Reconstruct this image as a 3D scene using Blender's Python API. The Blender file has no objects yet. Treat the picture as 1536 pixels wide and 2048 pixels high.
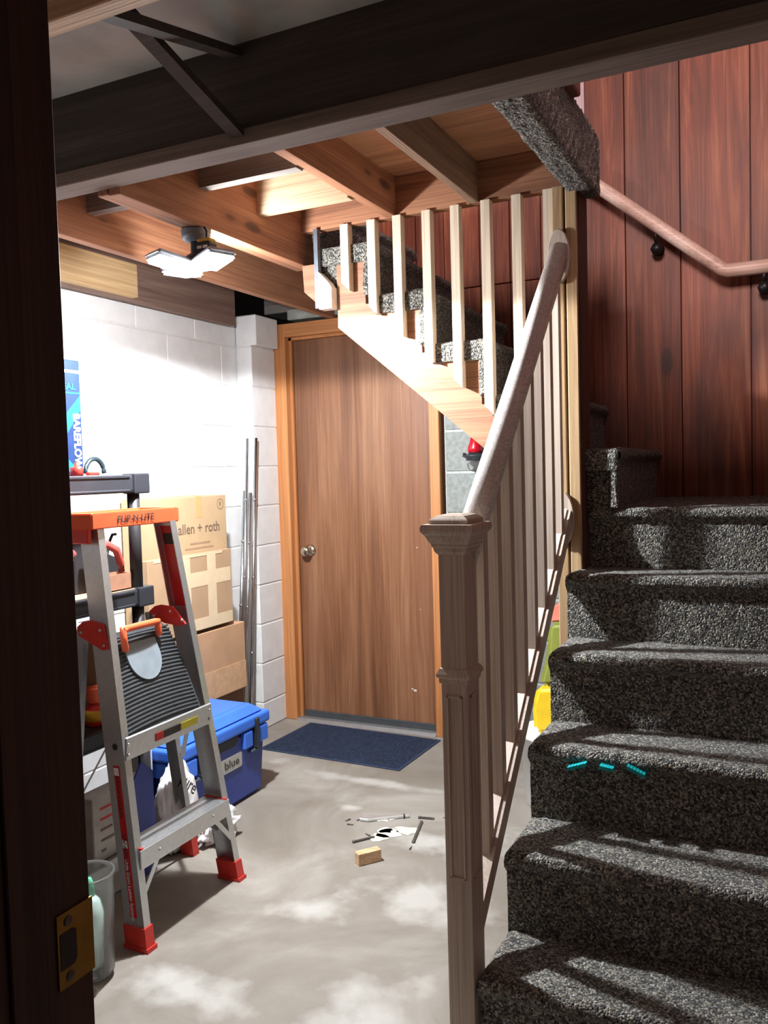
import bpy, bmesh, math, random
from mathutils import Vector, Matrix, noise
random.seed(7)
SC = bpy.context.scene
COL = SC.collection
PI = math.pi

# ------------------------------------------------------------------ camera
cam_d = bpy.data.cameras.new('camera')
cam = bpy.data.objects.new('camera', cam_d); COL.objects.link(cam); SC.camera = cam
F_PX = 1689.99
cam_d.sensor_fit = 'HORIZONTAL'; cam_d.sensor_width = 36.0; cam_d.lens = F_PX / 1536 * 36
cam_d.clip_start = 0.02; cam_d.clip_end = 60
YAW, PIT, ROL = -0.454159458, -0.0501585768, 0.0280310968
fwd = Vector((math.sin(YAW) * math.cos(PIT), math.cos(YAW) * math.cos(PIT), math.sin(PIT)))
rgt = Vector((math.cos(YAW), -math.sin(YAW), 0))
dwn = -rgt.cross(fwd)
r2 = rgt * math.cos(ROL) + dwn * math.sin(ROL)
d2 = -rgt * math.sin(ROL) + dwn * math.cos(ROL)
mw = Matrix.Identity(4)
for i in range(3):
    mw[i][0] = r2[i]; mw[i][1] = -d2[i]; mw[i][2] = -fwd[i]
mw[0][3], mw[1][3], mw[2][3] = 0, 0, 1.323
cam.matrix_world = mw

# ------------------------------------------------------------------ world / exposure / upstairs light
w = bpy.data.worlds.new('world'); SC.world = w; w.use_nodes = True
w.node_tree.nodes['Background'].inputs[0].default_value = (0.55, 0.45, 0.42, 1)
w.node_tree.nodes['Background'].inputs[1].default_value = 0.004
SC.view_settings.view_transform = 'Standard'; SC.view_settings.look = 'None'
SC.view_settings.exposure = 0.0; SC.view_settings.gamma = 1.0
SC.view_settings.use_curve_mapping = False


def area(name, loc, target, power, size, color):
    d = bpy.data.lights.new(name, 'AREA'); d.energy = power; d.size = size; d.color = color
    o = bpy.data.objects.new(name, d); COL.objects.link(o); o.location = loc
    o.rotation_euler = (Vector(target) - Vector(loc)).to_track_quat('-Z', 'Y').to_euler(); return o


# daylight / lamp light of the upstairs hall falling down the stairwell; plus an added weak fill behind the camera
area('upstairs_light', (-0.35, -0.9, 3.45), (-0.3, 3.6, 2.6), 165, 0.9, (1.0, 0.72, 0.66))
area('room_fill', (-0.5, -2.2, 2.25), (-0.5, 1.5, 1.0), 0.15, 0.6, (1.0, 0.80, 0.62))  # added fill lamp, stands for no fixture in the near room

# ------------------------------------------------------------------ materials
MATS = {}


def newmat(name):
    m = bpy.data.materials.new(name); m.use_nodes = True
    return m, m.node_tree, m.node_tree.nodes, m.node_tree.links, m.node_tree.nodes['Principled BSDF']


def ramp(n, stops):
    r = n.new('ShaderNodeValToRGB'); e = r.color_ramp.elements
    e[0].position = stops[0][0]; e[0].color = (*stops[0][1], 1)
    e[1].position = stops[-1][0]; e[1].color = (*stops[-1][1], 1)
    for p, c in stops[1:-1]:
        k = e.new(p); k.color = (*c, 1)
    return r


def coords(n, l, scale=(1, 1, 1), rnd=True):
    """object coordinates, moved by a per-object random so alike pieces differ"""
    tc = n.new('ShaderNodeTexCoord'); mp = n.new('ShaderNodeMapping'); mp.inputs['Scale'].default_value = scale
    if rnd:
        oi = n.new('ShaderNodeObjectInfo'); mu = n.new('ShaderNodeVectorMath'); mu.operation = 'MULTIPLY_ADD'
        cx = n.new('ShaderNodeCombineXYZ')
        for i in range(3): l.new(oi.outputs['Random'], cx.inputs[i])
        l.new(cx.outputs[0], mu.inputs[0]); mu.inputs[1].default_value = (17.3, 9.1, 5.7)
        l.new(tc.outputs['Object'], mu.inputs[2]); l.new(mu.outputs[0], mp.inputs[0])
    else:
        l.new(tc.outputs['Object'], mp.inputs[0])
    return mp


def plain(name, col, rough=0.5, metal=0.0, var=0.12, scale=30, bump=0.0, **kw):
    if name in MATS: return MATS[name]
    m, nt, n, l, b = newmat(name)
    mp = coords(n, l, (1, 1, 1), False)
    t = n.new('ShaderNodeTexNoise'); t.inputs['Scale'].default_value = scale; t.inputs['Detail'].default_value = 5
    l.new(mp.outputs[0], t.inputs['Vector'])
    lo = tuple(c * (1 - var) for c in col); hi = tuple(min(1, c * (1 + var)) for c in col)
    r = ramp(n, [(0.3, lo), (0.7, hi)]); l.new(t.outputs['Fac'], r.inputs[0]); l.new(r.outputs[0], b.inputs['Base Color'])
    b.inputs['Roughness'].default_value = rough; b.inputs['Metallic'].default_value = metal
    if bump:
        bp = n.new('ShaderNodeBump'); bp.inputs['Strength'].default_value = bump; bp.inputs['Distance'].default_value = 0.002
        l.new(t.outputs['Fac'], bp.inputs['Height']); l.new(bp.outputs[0], b.inputs['Normal'])
    for k, v in kw.items(): b.inputs[k].default_value = v
    MATS[name] = m; return m


def wood(name, dark, mid, light, axis='Z', rough=0.6, grain=1.0, knots=0.0, spread=0.0, coat=0.0, blotch=0.0, blotch_col=(0.05, 0.03, 0.03), spec=0.5, dist=0.9, bump=0.35):
    if name in MATS: return MATS[name]
    m, nt, n, l, b = newmat(name)
    sc = {'X': (1.2, 22, 22), 'Y': (22, 1.2, 22), 'Z': (22, 22, 1.2)}[axis]
    mp = coords(n, l, sc)
    t = n.new('ShaderNodeTexNoise'); t.inputs['Scale'].default_value = grain; t.inputs['Detail'].default_value = 6
    t.inputs['Roughness'].default_value = 0.62; t.inputs['Distortion'].default_value = dist
    l.new(mp.outputs[0], t.inputs['Vector'])
    r = ramp(n, [(0.28, dark), (0.5, mid), (0.72, light)]); l.new(t.outputs['Fac'], r.inputs[0])
    fine = coords(n, l, tuple(v * 9 if v > 2 else v * 2 for v in sc))
    t2 = n.new('ShaderNodeTexNoise'); t2.inputs['Scale'].default_value = 1; t2.inputs['Detail'].default_value = 3
    l.new(fine.outputs[0], t2.inputs['Vector'])
    mx = n.new('ShaderNodeMixRGB'); mx.blend_type = 'MULTIPLY'; mx.inputs[0].default_value = 0.55
    r2_ = ramp(n, [(0.35, (0.55, 0.5, 0.48)), (0.6, (1, 1, 1))]); l.new(t2.outputs['Fac'], r2_.inputs[0])
    l.new(r.outputs[0], mx.inputs[1]); l.new(r2_.outputs[0], mx.inputs[2])
    out = mx.outputs[0]
    if blotch:
        bm_ = coords(n, l, tuple(2.6 if v > 2 else 1.0 for v in sc))
        t3 = n.new('ShaderNodeTexNoise'); t3.inputs['Scale'].default_value = 1.6; t3.inputs['Detail'].default_value = 4
        l.new(bm_.outputs[0], t3.inputs['Vector'])
        r3 = ramp(n, [(0.48, (0, 0, 0)), (0.68, (blotch,) * 3)]); l.new(t3.outputs['Fac'], r3.inputs[0])
        m3 = n.new('ShaderNodeMixRGB'); l.new(r3.outputs[0], m3.inputs[0]); l.new(out, m3.inputs[1])
        m3.inputs[2].default_value = (*blotch_col, 1); out = m3.outputs[0]
    if knots:
        km = coords(n, l, {'X': (2.2, 0, 6), 'Y': (0, 2.2, 6), 'Z': (5, 0, 2.0)}[axis])
        v = n.new('ShaderNodeTexVoronoi'); v.inputs['Scale'].default_value = knots
        l.new(km.outputs[0], v.inputs['Vector'])
        r4 = ramp(n, [(0.03, (0.95,) * 3), (0.085, (0.75,) * 3), (0.11, (0.25,) * 3), (0.19, (0, 0, 0))]); l.new(v.outputs['Distance'], r4.inputs[0])
        m4 = n.new('ShaderNodeMixRGB'); l.new(r4.outputs[0], m4.inputs[0]); l.new(out, m4.inputs[1])
        m4.inputs[2].default_value = (*[c * 0.35 for c in dark], 1); out = m4.outputs[0]
    if spread:
        oi = n.new('ShaderNodeObjectInfo'); hs = n.new('ShaderNodeHueSaturation')
        mr = n.new('ShaderNodeMapRange'); mr.inputs[3].default_value = 1 - spread; mr.inputs[4].default_value = 1 + spread
        l.new(oi.outputs['Random'], mr.inputs[0]); l.new(mr.outputs[0], hs.inputs['Value']); l.new(out, hs.inputs['Color']); out = hs.outputs[0]
    l.new(out, b.inputs['Base Color'])
    b.inputs['Roughness'].default_value = rough; b.inputs['Coat Weight'].default_value = coat
    b.inputs['Specular IOR Level'].default_value = spec
    bp = n.new('ShaderNodeBump'); bp.inputs['Strength'].default_value = bump; bp.inputs['Distance'].default_value = 0.002
    l.new(t2.outputs['Fac'], bp.inputs['Height']); l.new(bp.outputs[0], b.inputs['Normal'])
    MATS[name] = m; return m


FRAMX = dict(dark=(0.18, 0.07, 0.035), mid=(0.32, 0.14, 0.07), light=(0.42, 0.205, 0.105))
lumber_x = wood('old_lumber_x', axis='X', knots=1.0, spread=0.12, rough=0.7, **FRAMX)
lumber_y = wood('old_lumber_y', axis='Y', knots=1.0, spread=0.12, rough=0.7, **FRAMX)
pale_x = wood('pale_lumber_x', (0.36, 0.23, 0.14), (0.50, 0.35, 0.22), (0.58, 0.43, 0.28), 'X', rough=0.7, spread=0.1)
pale_y = wood('pale_lumber_y', (0.42, 0.27, 0.13), (0.58, 0.40, 0.20), (0.66, 0.48, 0.27), 'Y', knots=0.9, rough=0.7, spread=0.08)
grey_x = wood('grey_lumber_x', (0.14, 0.12, 0.11), (0.24, 0.21, 0.19), (0.32, 0.29, 0.26), 'X', rough=0.8, spread=0.1)
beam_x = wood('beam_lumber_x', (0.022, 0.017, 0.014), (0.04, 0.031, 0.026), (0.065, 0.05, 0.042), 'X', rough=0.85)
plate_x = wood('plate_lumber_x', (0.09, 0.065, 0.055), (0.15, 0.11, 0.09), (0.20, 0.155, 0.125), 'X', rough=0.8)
ply = wood('plywood_deck', (0.24, 0.11, 0.05), (0.40, 0.19, 0.09), (0.50, 0.27, 0.14), 'X', rough=0.75, grain=0.6)
deckg = plain('grey_deck', (0.38, 0.38, 0.36), 0.95, var=0.35, scale=3.5, bump=0.3)
string_m = wood('stringer_fir', (0.20, 0.085, 0.04), (0.33, 0.15, 0.075), (0.43, 0.22, 0.12), 'X', rough=0.6, blotch=0.35, blotch_col=(0.28, 0.10, 0.06))
poplar = wood('raw_poplar', (0.60, 0.48, 0.34), (0.74, 0.62, 0.47), (0.82, 0.71, 0.56), 'Z', rough=0.55)
rail_w = wood('primed_hemlock', (0.46, 0.38, 0.31), (0.55, 0.46, 0.38), (0.61, 0.52, 0.44), 'Z', rough=0.5, grain=0.6, bump=0.08)
rail_y = wood('primed_hemlock_rail', (0.70, 0.66, 0.62), (0.78, 0.74, 0.70), (0.84, 0.80, 0.77), 'Y', rough=0.4, grain=0.6, bump=0.05)
wall_rail_m = wood('pale_wall_handrail', (0.62, 0.45, 0.38), (0.74, 0.56, 0.48), (0.80, 0.63, 0.55), 'X', rough=0.4)
plank_m = wood('stained_redwood', (0.08, 0.022, 0.014), (0.25, 0.068, 0.034), (0.46, 0.19, 0.095), 'Z', rough=0.5, knots=0.8, spread=0.28, blotch=0.75, blotch_col=(0.06, 0.032, 0.032), grain=0.6, dist=1.6)
post_m = wood('rough_fir_post', (0.32, 0.20, 0.10), (0.46, 0.31, 0.16), (0.56, 0.40, 0.23), 'Z', rough=0.75)
post_side = wood('dark_post_side', (0.05, 0.018, 0.012), (0.09, 0.03, 0.02), (0.13, 0.05, 0.03), 'Z', rough=0.7)  # darker brown for the right side of the post
door_m = wood('door_veneer', (0.14, 0.058, 0.026), (0.24, 0.105, 0.05), (0.34, 0.17, 0.09), 'Z', rough=0.42, grain=0.20, blotch=0.45, dist=2.2, blotch_col=(0.22, 0.085, 0.04))
case_m = wood('door_casing', (0.42, 0.16, 0.05), (0.52, 0.21, 0.07), (0.60, 0.27, 0.10), 'Z', rough=0.5, grain=0.5)
jamb_m = wood('dark_jamb', (0.035, 0.015, 0.008), (0.06, 0.026, 0.014), (0.09, 0.04, 0.022), 'Z', rough=0.6)
trim_dark = wood('dark_trim', (0.17, 0.07, 0.045), (0.27, 0.12, 0.075), (0.34, 0.16, 0.10), 'Y', rough=0.6)
block_pine = wood('cut_pine', (0.62, 0.40, 0.22), (0.74, 0.50, 0.29), (0.82, 0.60, 0.38), 'X', rough=0.6)
white_m = plain('white_masonry_paint', (0.74, 0.745, 0.74), 0.75, var=0.05, scale=14, bump=0.8)
white_j = plain('white_painted_mortar', (0.66, 0.66, 0.65), 0.85, var=0.08, scale=60, bump=1.0)
grey_b = plain('bare_block', (0.25, 0.27, 0.255), 0.9, var=0.2, scale=45, bump=1.2)
mortar = plain('pale_mortar', (0.44, 0.47, 0.45), 0.9, var=0.12, scale=60, bump=1.0)
lintel_m = plain('lintel_concrete', (0.30, 0.315, 0.28), 0.9, var=0.22, scale=20, bump=0.8)
plaster = plain('upstairs_plaster', (0.62, 0.54, 0.60), 0.8, var=0.03)
alu = plain('brushed_aluminium', (0.62, 0.64, 0.66), 0.38, 0.9, var=0.06, scale=80)
alu_d = plain('dull_aluminium', (0.42, 0.43, 0.44), 0.5, 0.8, var=0.08)
chrome = plain('zinc_tube', (0.60, 0.61, 0.63), 0.25, 1.0, var=0.08)
redp = plain('red_plastic', (0.62, 0.035, 0.025), 0.4)
orange = plain('orange_red_plastic', (0.85, 0.14, 0.05), 0.4, var=0.05)
redlabel = plain('red_label', (0.50, 0.01, 0.012), 0.35, var=0.05)
blackp = plain('black_plastic', (0.022, 0.021, 0.024), 0.5)
shelf_g = plain('grey_black_shelf_plastic', (0.022, 0.024, 0.030), 0.45, var=0.1)
rubber = plain('ribbed_grey_rubber', (0.06, 0.068, 0.076), 0.55, var=0.15)
rub_l = plain('smooth_grey_plastic', (0.22, 0.26, 0.29), 0.5, var=0.2, scale=12)
card = plain('cardboard', (0.40, 0.26, 0.15), 0.85, var=0.06, scale=12)
card_l = plain('pale_cardboard', (0.47, 0.325, 0.185), 0.85, var=0.04, scale=12)
tape_m = plain('packing_tape', (0.66, 0.52, 0.34), 0.4, var=0.05)
tape_b = plain('brown_tape', (0.52, 0.33, 0.15), 0.4, var=0.05)
ink = plain('dark_ink', (0.035, 0.03, 0.03), 0.7)
ink_b = plain('brown_ink', (0.16, 0.10, 0.07), 0.8)
blue_l = plain('cooler_lid_blue', (0.045, 0.17, 0.74), 0.38, var=0.06, scale=8)
blue_d = plain('cooler_body_blue', (0.028, 0.055, 0.30), 0.42, var=0.08, scale=8)
latch = plain('latch_rubber', (0.02, 0.025, 0.03), 0.5)
label_g = plain('beige_label', (0.40, 0.39, 0.36), 0.5)
white_p = plain('white_plastic', (0.78, 0.79, 0.80), 0.4, var=0.04)
bagm = plain('white_plastic_bag', (0.75, 0.75, 0.76), 0.35, var=0.08, scale=20, bump=0.8)
pinkbag = plain('pink_plastic_bag', (0.30, 0.08, 0.085), 0.3, var=0.35, scale=14, bump=0.8)
yellow = plain('yellow_sack', (0.85, 0.58, 0.02), 0.45, var=0.06)
green = plain('olive_green_sack', (0.24, 0.27, 0.05), 0.45, var=0.1)
brass = plain('worn_brass', (0.40, 0.26, 0.06), 0.35, 0.9, var=0.2)
bronze = plain('black_iron', (0.02, 0.02, 0.022), 0.4, 0.5)
nickel = plain('satin_nickel', (0.55, 0.50, 0.40), 0.22, 1.0)
mat_m = plain('navy_mat', (0.022, 0.035, 0.075), 0.9, var=0.35, scale=60, bump=0.6)
teal = plain('teal_flat', (0.0, 0.42, 0.46), 0.6)  # plain teal for the short marks on the riser
navy = plain('box_blue', (0.006, 0.022, 0.085), 0.5)
cyan = plain('box_cyan', (0.005, 0.12, 0.22), 0.5)
sil = plain('silver_foil', (0.75, 0.77, 0.78), 0.3, 0.7, var=0.1)
scrap = plain('paper_scrap', (0.66, 0.64, 0.56), 0.8, var=0.15, scale=40)
rust = plain('dull_iron', (0.14, 0.13, 0.12), 0.5, 0.6)
sweep = plain('door_sweep', (0.05, 0.055, 0.06), 0.5)


def glass(name, col, rough, alpha):
    m, nt, n, l, b = newmat(name)
    b.inputs['Base Color'].default_value = (*col, 1); b.inputs['Roughness'].default_value = rough
    b.inputs['Transmission Weight'].default_value = alpha; b.inputs['IOR'].default_value = 1.15
    MATS[name] = m; return m


clear_m = glass('clouded_clear_plastic', (0.86, 0.88, 0.88), 0.22, 0.92)
globe_m = glass('lamp_glass', (0.95, 0.95, 0.95), 0.05, 0.95)


def carpet_mat():
    m, nt, n, l, b = newmat('berber_carpet')
    mp = coords(n, l, (1, 1, 1), False)
    v = n.new('ShaderNodeTexVoronoi'); v.inputs['Scale'].default_value = 215; v.inputs['Randomness'].default_value = 0.75
    l.new(mp.outputs[0], v.inputs['Vector'])
    bw = n.new('ShaderNodeSeparateColor'); l.new(v.outputs['Color'], bw.inputs[0])
    r = ramp(n, [(0.0, (0.035, 0.035, 0.036)), (0.4, (0.11, 0.112, 0.105)), (0.62, (0.21, 0.21, 0.19)), (0.82, (0.30, 0.265, 0.20)), (1.0, (0.50, 0.50, 0.48))])
    l.new(bw.outputs[0], r.inputs[0])
    t = n.new('ShaderNodeTexNoise'); t.inputs['Scale'].default_value = 260; t.inputs['Detail'].default_value = 3
    l.new(mp.outputs[0], t.inputs['Vector'])
    mx = n.new('ShaderNodeMixRGB'); mx.blend_type = 'MULTIPLY'; mx.inputs[0].default_value = 0.5
    rr = ramp(n, [(0.35, (0.35,) * 3), (0.6, (1, 1, 1))]); l.new(t.outputs['Fac'], rr.inputs[0])
    l.new(r.outputs[0], mx.inputs[1]); l.new(rr.outputs[0], mx.inputs[2]); l.new(mx.outputs[0], b.inputs['Base Color'])
    b.inputs['Roughness'].default_value = 0.95; b.inputs['Specular IOR Level'].default_value = 0.1
    b.inputs['Sheen Weight'].default_value = 0.15
    inv = n.new('ShaderNodeMath'); inv.operation = 'SUBTRACT'; inv.inputs[0].default_value = 1.0; l.new(v.outputs['Distance'], inv.inputs[1])
    bp = n.new('ShaderNodeBump'); bp.inputs['Strength'].default_value = 1.0; bp.inputs['Distance'].default_value = 0.004
    l.new(inv.outputs[0], bp.inputs['Height']); l.new(bp.outputs[0], b.inputs['Normal'])
    return m


carpet = carpet_mat()


def floor_mat():
    m, nt, n, l, b = newmat('stained_concrete')
    mp = coords(n, l, (1, 1, 1), False)
    t = n.new('ShaderNodeTexNoise'); t.inputs['Scale'].default_value = 2.1; t.inputs['Detail'].default_value = 9; t.inputs['Roughness'].default_value = 0.6; t.inputs['Distortion'].default_value = 0.6
    l.new(mp.outputs[0], t.inputs['Vector'])
    r = ramp(n, [(0.34, (0.195, 0.17, 0.138)), (0.5, (0.265, 0.24, 0.205)), (0.62, (0.34, 0.318, 0.282)), (0.74, (0.46, 0.44, 0.41))])
    l.new(t.outputs['Fac'], r.inputs[0])
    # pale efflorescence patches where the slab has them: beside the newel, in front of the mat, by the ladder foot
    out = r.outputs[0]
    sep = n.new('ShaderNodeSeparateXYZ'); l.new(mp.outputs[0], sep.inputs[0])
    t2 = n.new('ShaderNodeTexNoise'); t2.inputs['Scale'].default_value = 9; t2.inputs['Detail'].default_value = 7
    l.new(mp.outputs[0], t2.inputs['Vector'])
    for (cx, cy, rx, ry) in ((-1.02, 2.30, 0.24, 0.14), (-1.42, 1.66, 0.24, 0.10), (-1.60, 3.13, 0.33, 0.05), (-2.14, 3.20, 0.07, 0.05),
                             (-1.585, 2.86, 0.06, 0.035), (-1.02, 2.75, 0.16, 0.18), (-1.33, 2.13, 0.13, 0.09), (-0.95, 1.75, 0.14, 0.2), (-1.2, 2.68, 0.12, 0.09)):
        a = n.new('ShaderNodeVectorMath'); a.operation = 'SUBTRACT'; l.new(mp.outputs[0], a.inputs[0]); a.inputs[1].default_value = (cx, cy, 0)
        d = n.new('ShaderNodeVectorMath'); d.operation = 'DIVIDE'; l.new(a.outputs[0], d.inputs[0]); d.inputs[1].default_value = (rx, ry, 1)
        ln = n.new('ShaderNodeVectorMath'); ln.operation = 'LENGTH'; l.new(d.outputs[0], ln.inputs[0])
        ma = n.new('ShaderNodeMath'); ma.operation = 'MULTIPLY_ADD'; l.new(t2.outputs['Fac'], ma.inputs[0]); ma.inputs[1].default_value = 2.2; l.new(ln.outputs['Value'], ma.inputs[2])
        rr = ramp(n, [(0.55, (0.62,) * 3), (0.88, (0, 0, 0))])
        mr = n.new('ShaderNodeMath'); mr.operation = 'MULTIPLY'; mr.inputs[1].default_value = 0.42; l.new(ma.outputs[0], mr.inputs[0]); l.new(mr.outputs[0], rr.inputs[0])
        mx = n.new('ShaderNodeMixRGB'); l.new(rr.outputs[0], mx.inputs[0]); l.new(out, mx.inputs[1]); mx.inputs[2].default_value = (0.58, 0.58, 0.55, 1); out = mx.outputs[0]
    l.new(out, b.inputs['Base Color'])
    b.inputs['Roughness'].default_value = 0.62
    bp = n.new('ShaderNodeBump'); bp.inputs['Strength'].default_value = 0.25; bp.inputs['Distance'].default_value = 0.003
    l.new(t2.outputs['Fac'], bp.inputs['Height']); l.new(bp.outputs[0], b.inputs['Normal'])
    return m


floor_m = floor_mat()


def emit(name, col, s):
    m, nt, n, l, b = newmat(name)
    b.inputs['Base Color'].default_value = (0.8, 0.8, 0.8, 1)
    b.inputs['Emission Color'].default_value = (*col, 1); b.inputs['Emission Strength'].default_value = s
    return m


led_m = emit('led_diffuser', (0.93, 0.97, 1.0), 14)


# ------------------------------------------------------------------ geometry helpers (all vertices in world metres)
def box(bm, x0, x1, y0, y1, z0, z1, bev=0.0, seg=1, mat=0):
    lo = Vector((min(x0, x1), min(y0, y1), min(z0, z1))); hi = Vector((max(x0, x1), max(y0, y1), max(z0, z1)))
    vs = [bm.verts.new((x, y, z)) for z in (lo.z, hi.z) for y in (lo.y, hi.y) for x in (lo.x, hi.x)]
    idx = [(0, 2, 3, 1), (4, 5, 7, 6), (0, 1, 5, 4), (2, 6, 7, 3), (0, 4, 6, 2), (1, 3, 7, 5)]
    fs = [bm.faces.new([vs[i] for i in f]) for f in idx]
    for f in fs: f.material_index = mat
    if bev:
        es = list({e for f in fs for e in f.edges})
        bmesh.ops.bevel(bm, geom=es, offset=bev, segments=seg, affect='EDGES', profile=0.6)
    return bm


def B(*a, **k):
    bm = bmesh.new(); return box(bm, *a, **k)


def prism(bm, pts, d0, d1, plane='XZ', bev=0.0, seg=1):
    """extrude polygon pts; plane XZ -> along Y, YZ -> along X, XY -> along Z"""
    def P(a, b, c): return {'XZ': (a, c, b), 'YZ': (c, a, b), 'XY': (a, b, c)}[plane]
    v0 = [bm.verts.new(P(a, b, d0)) for a, b in pts]; v1 = [bm.verts.new(P(a, b, d1)) for a, b in pts]
    fs = [bm.faces.new(v0), bm.faces.new(v1[::-1])]
    k = len(pts)
    for i in range(k): fs.append(bm.faces.new((v0[i], v1[i], v1[(i + 1) % k], v0[(i + 1) % k])))
    bmesh.ops.recalc_face_normals(bm, faces=fs)
    if bev: bmesh.ops.bevel(bm, geom=list({e for f in fs for e in f.edges}), offset=bev, segments=seg, affect='EDGES')
    return bm


def beamseg(bm, a, b, w, h, up=(0, 0, 1), bev=0.0, seg=2):
    """box from a to b: width w across, height h along 'up' side"""
    a = Vector(a); b = Vector(b); d = (b - a).normalized(); u = Vector(up); s = d.cross(u).normalized(); u = s.cross(d).normalized()
    vs = []
    for p in (a, b):
        for i, j in ((-1, -1), (1, -1), (1, 1), (-1, 1)): vs.append(bm.verts.new(p + s * i * w / 2 + u * j * h / 2))
    fs = [bm.faces.new([vs[i] for i in f]) for f in ((3, 2, 1, 0), (4, 5, 6, 7), (0, 1, 5, 4), (1, 2, 6, 5), (2, 3, 7, 6), (3, 0, 4, 7))]
    bmesh.ops.recalc_face_normals(bm, faces=fs)
    if bev: bmesh.ops.bevel(bm, geom=list({e for f in fs for e in f.edges}), offset=bev, segments=seg, affect='EDGES')
    return bm


def tube(bm, pts, r, n=12, r1=None, cap=True):
    pts = [Vector(p) for p in pts]; rings = []
    for i, p in enumerate(pts):
        d = (pts[min(i + 1, len(pts) - 1)] - pts[max(i - 1, 0)]).normalized()
        u = Vector((0, 0, 1)) if abs(d.z) < 0.95 else Vector((1, 0, 0))
        s = d.cross(u).normalized(); u = s.cross(d)
        rr = r if r1 is None else r + (r1 - r) * i / (len(pts) - 1)
        rings.append([bm.verts.new(p + (s * math.cos(2 * PI * k / n) + u * math.sin(2 * PI * k / n)) * rr) for k in range(n)])
    for a, b in zip(rings, rings[1:]):
        for k in range(n): bm.faces.new((a[k], b[k], b[(k + 1) % n], a[(k + 1) % n])).smooth = True
    if cap: bm.faces.new(rings[0]); bm.faces.new(rings[-1][::-1])
    return bm


def lathe(bm, c, prof, n=24, axis=(0, 0, 1)):
    """revolve (radius, height) pairs about axis through c"""
    a = Vector(axis).normalized(); u = a.orthogonal().normalized(); s = a.cross(u); c = Vector(c); rings = []
    for r, h in prof:
        rings.append([bm.verts.new(c + a * h + (u * math.cos(2 * PI * k / n) + s * math.sin(2 * PI * k / n)) * max(r, 1e-4)) for k in range(n)])
    for p, q in zip(rings, rings[1:]):
        for k in range(n): bm.faces.new((p[k], p[(k + 1) % n], q[(k + 1) % n], q[k])).smooth = True
    bm.faces.new(rings[0][::-1]); bm.faces.new(rings[-1])
    return bm


def blob(bm, c, r, amp=0.2, fr=6, sub=4, seed=0, flat=None):
    res = bmesh.ops.create_icosphere(bm, subdivisions=sub, radius=1)
    for v in res['verts']:
        d = v.co.normalized(); k = 1 + amp * noise.noise(d * fr * 0.35 + Vector((seed, 0, 0))) + amp * 0.5 * abs(noise.noise(d * fr + Vector((0, seed, 0))))
        v.co = Vector((c[0] + d.x * r[0] * k, c[1] + d.y * r[1] * k, c[2] + d.z * r[2] * k))
        if flat is not None and v.co.z < flat: v.co.z = flat + (v.co.z - flat) * 0.02
        for f in v.link_faces: f.smooth = True
    return bm


def put(name, bm, mat, parent=None, label=None, origin=None):
    """links bm as one mesh object; bm holds world coordinates"""
    me = bpy.data.meshes.new(name)
    base = Vector((0, 0, 0))
    if parent is not None: base = parent['_w'] if '_w' in parent.keys() else (0, 0, 0)
    base = Vector(base)
    org = Vector(origin) if origin is not None else base.copy()
    for v in bm.verts: v.co -= org
    bmesh.ops.recalc_face_normals(bm, faces=bm.faces)
    bm.to_mesh(me); bm.free()
    for m_ in (mat if isinstance(mat, (list, tuple)) else [mat]): me.materials.append(m_)
    o = bpy.data.objects.new(name, me); COL.objects.link(o)
    o.location = org - base if parent is not None else org
    o['_w'] = tuple(org)
    if parent is not None: o.parent = parent
    if label: o['label'] = label
    return o


def thing(name, loc, label=None, cat=None, group=None, kind=None):
    o = bpy.data.objects.new(name, None); COL.objects.link(o); o.location = loc; o['_w'] = tuple(loc); o.empty_display_size = 0.05
    if label: o['label'] = label
    if cat: o['category'] = cat
    if group: o['group'] = group
    if kind: o['kind'] = kind
    return o


def solo(name, bm, mat, label, cat, loc, group=None):
    o = put(name, bm, mat, None, label, origin=loc); o['category'] = cat
    if group: o['group'] = group
    return o


def struct(name, bm, mat):
    o = put(name, bm, mat); o['kind'] = 'structure'; return o


def text_bm(s, origin, right, up, size, thick=0.0006, width=None, bold=0.012):
    cu = bpy.data.curves.new('lettering', 'FONT'); cu.body = s; cu.offset = bold; cu.size = 1.0; cu.extrude = 0.0; cu.resolution_u = 3
    ob = bpy.data.objects.new('lettering', cu); COL.objects.link(ob)
    bpy.context.view_layer.update()
    me = bpy.data.meshes.new_from_object(ob.evaluated_get(bpy.context.evaluated_depsgraph_get()))
    bpy.data.objects.remove(ob); bpy.data.curves.remove(cu)
    bm = bmesh.new(); bm.from_mesh(me); bpy.data.meshes.remove(me)
    xs = [v.co.x for v in bm.verts]; k = size if width is None else width / max(1e-6, max(xs) - min(xs))
    R_ = Vector(right).normalized(); U = Vector(up).normalized(); N = R_.cross(U)
    x0 = min(xs) if width else 0
    for v in bm.verts: v.co = Vector(origin) + R_ * (v.co.x - x0) * k + U * v.co.y * size + N * thick
    return bm


def quad_bm(o, r, u, w, h, t=0.0005):
    """thin slab: label, tape, paper"""
    bm = bmesh.new(); o = Vector(o); r = Vector(r).normalized(); u = Vector(u).normalized(); n_ = r.cross(u)
    vs = [bm.verts.new(o + r * a * w + u * b * h + n_ * c * t) for c in (0, 1) for a, b in ((0, 0), (1, 0), (1, 1), (0, 1))]
    for f in ((3, 2, 1, 0), (4, 5, 6, 7), (0, 1, 5, 4), (1, 2, 6, 5), (2, 3, 7, 6), (3, 0, 4, 7)): bm.faces.new([vs[i] for i in f])
    return bm


def share(o, loc, name=None, parent=None):
    c = o.copy(); COL.objects.link(c); c.location = loc
    if parent is not None: c.parent = parent
    return c


# ================================================================== SETTING
LW, DW, WW, RW = -2.56, 3.85, 3.65, 0.40        # left wall x, door wall y, wood wall y, right wall x
RISE, RUN, LAND = 0.198, 0.215, 1.180

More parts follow.
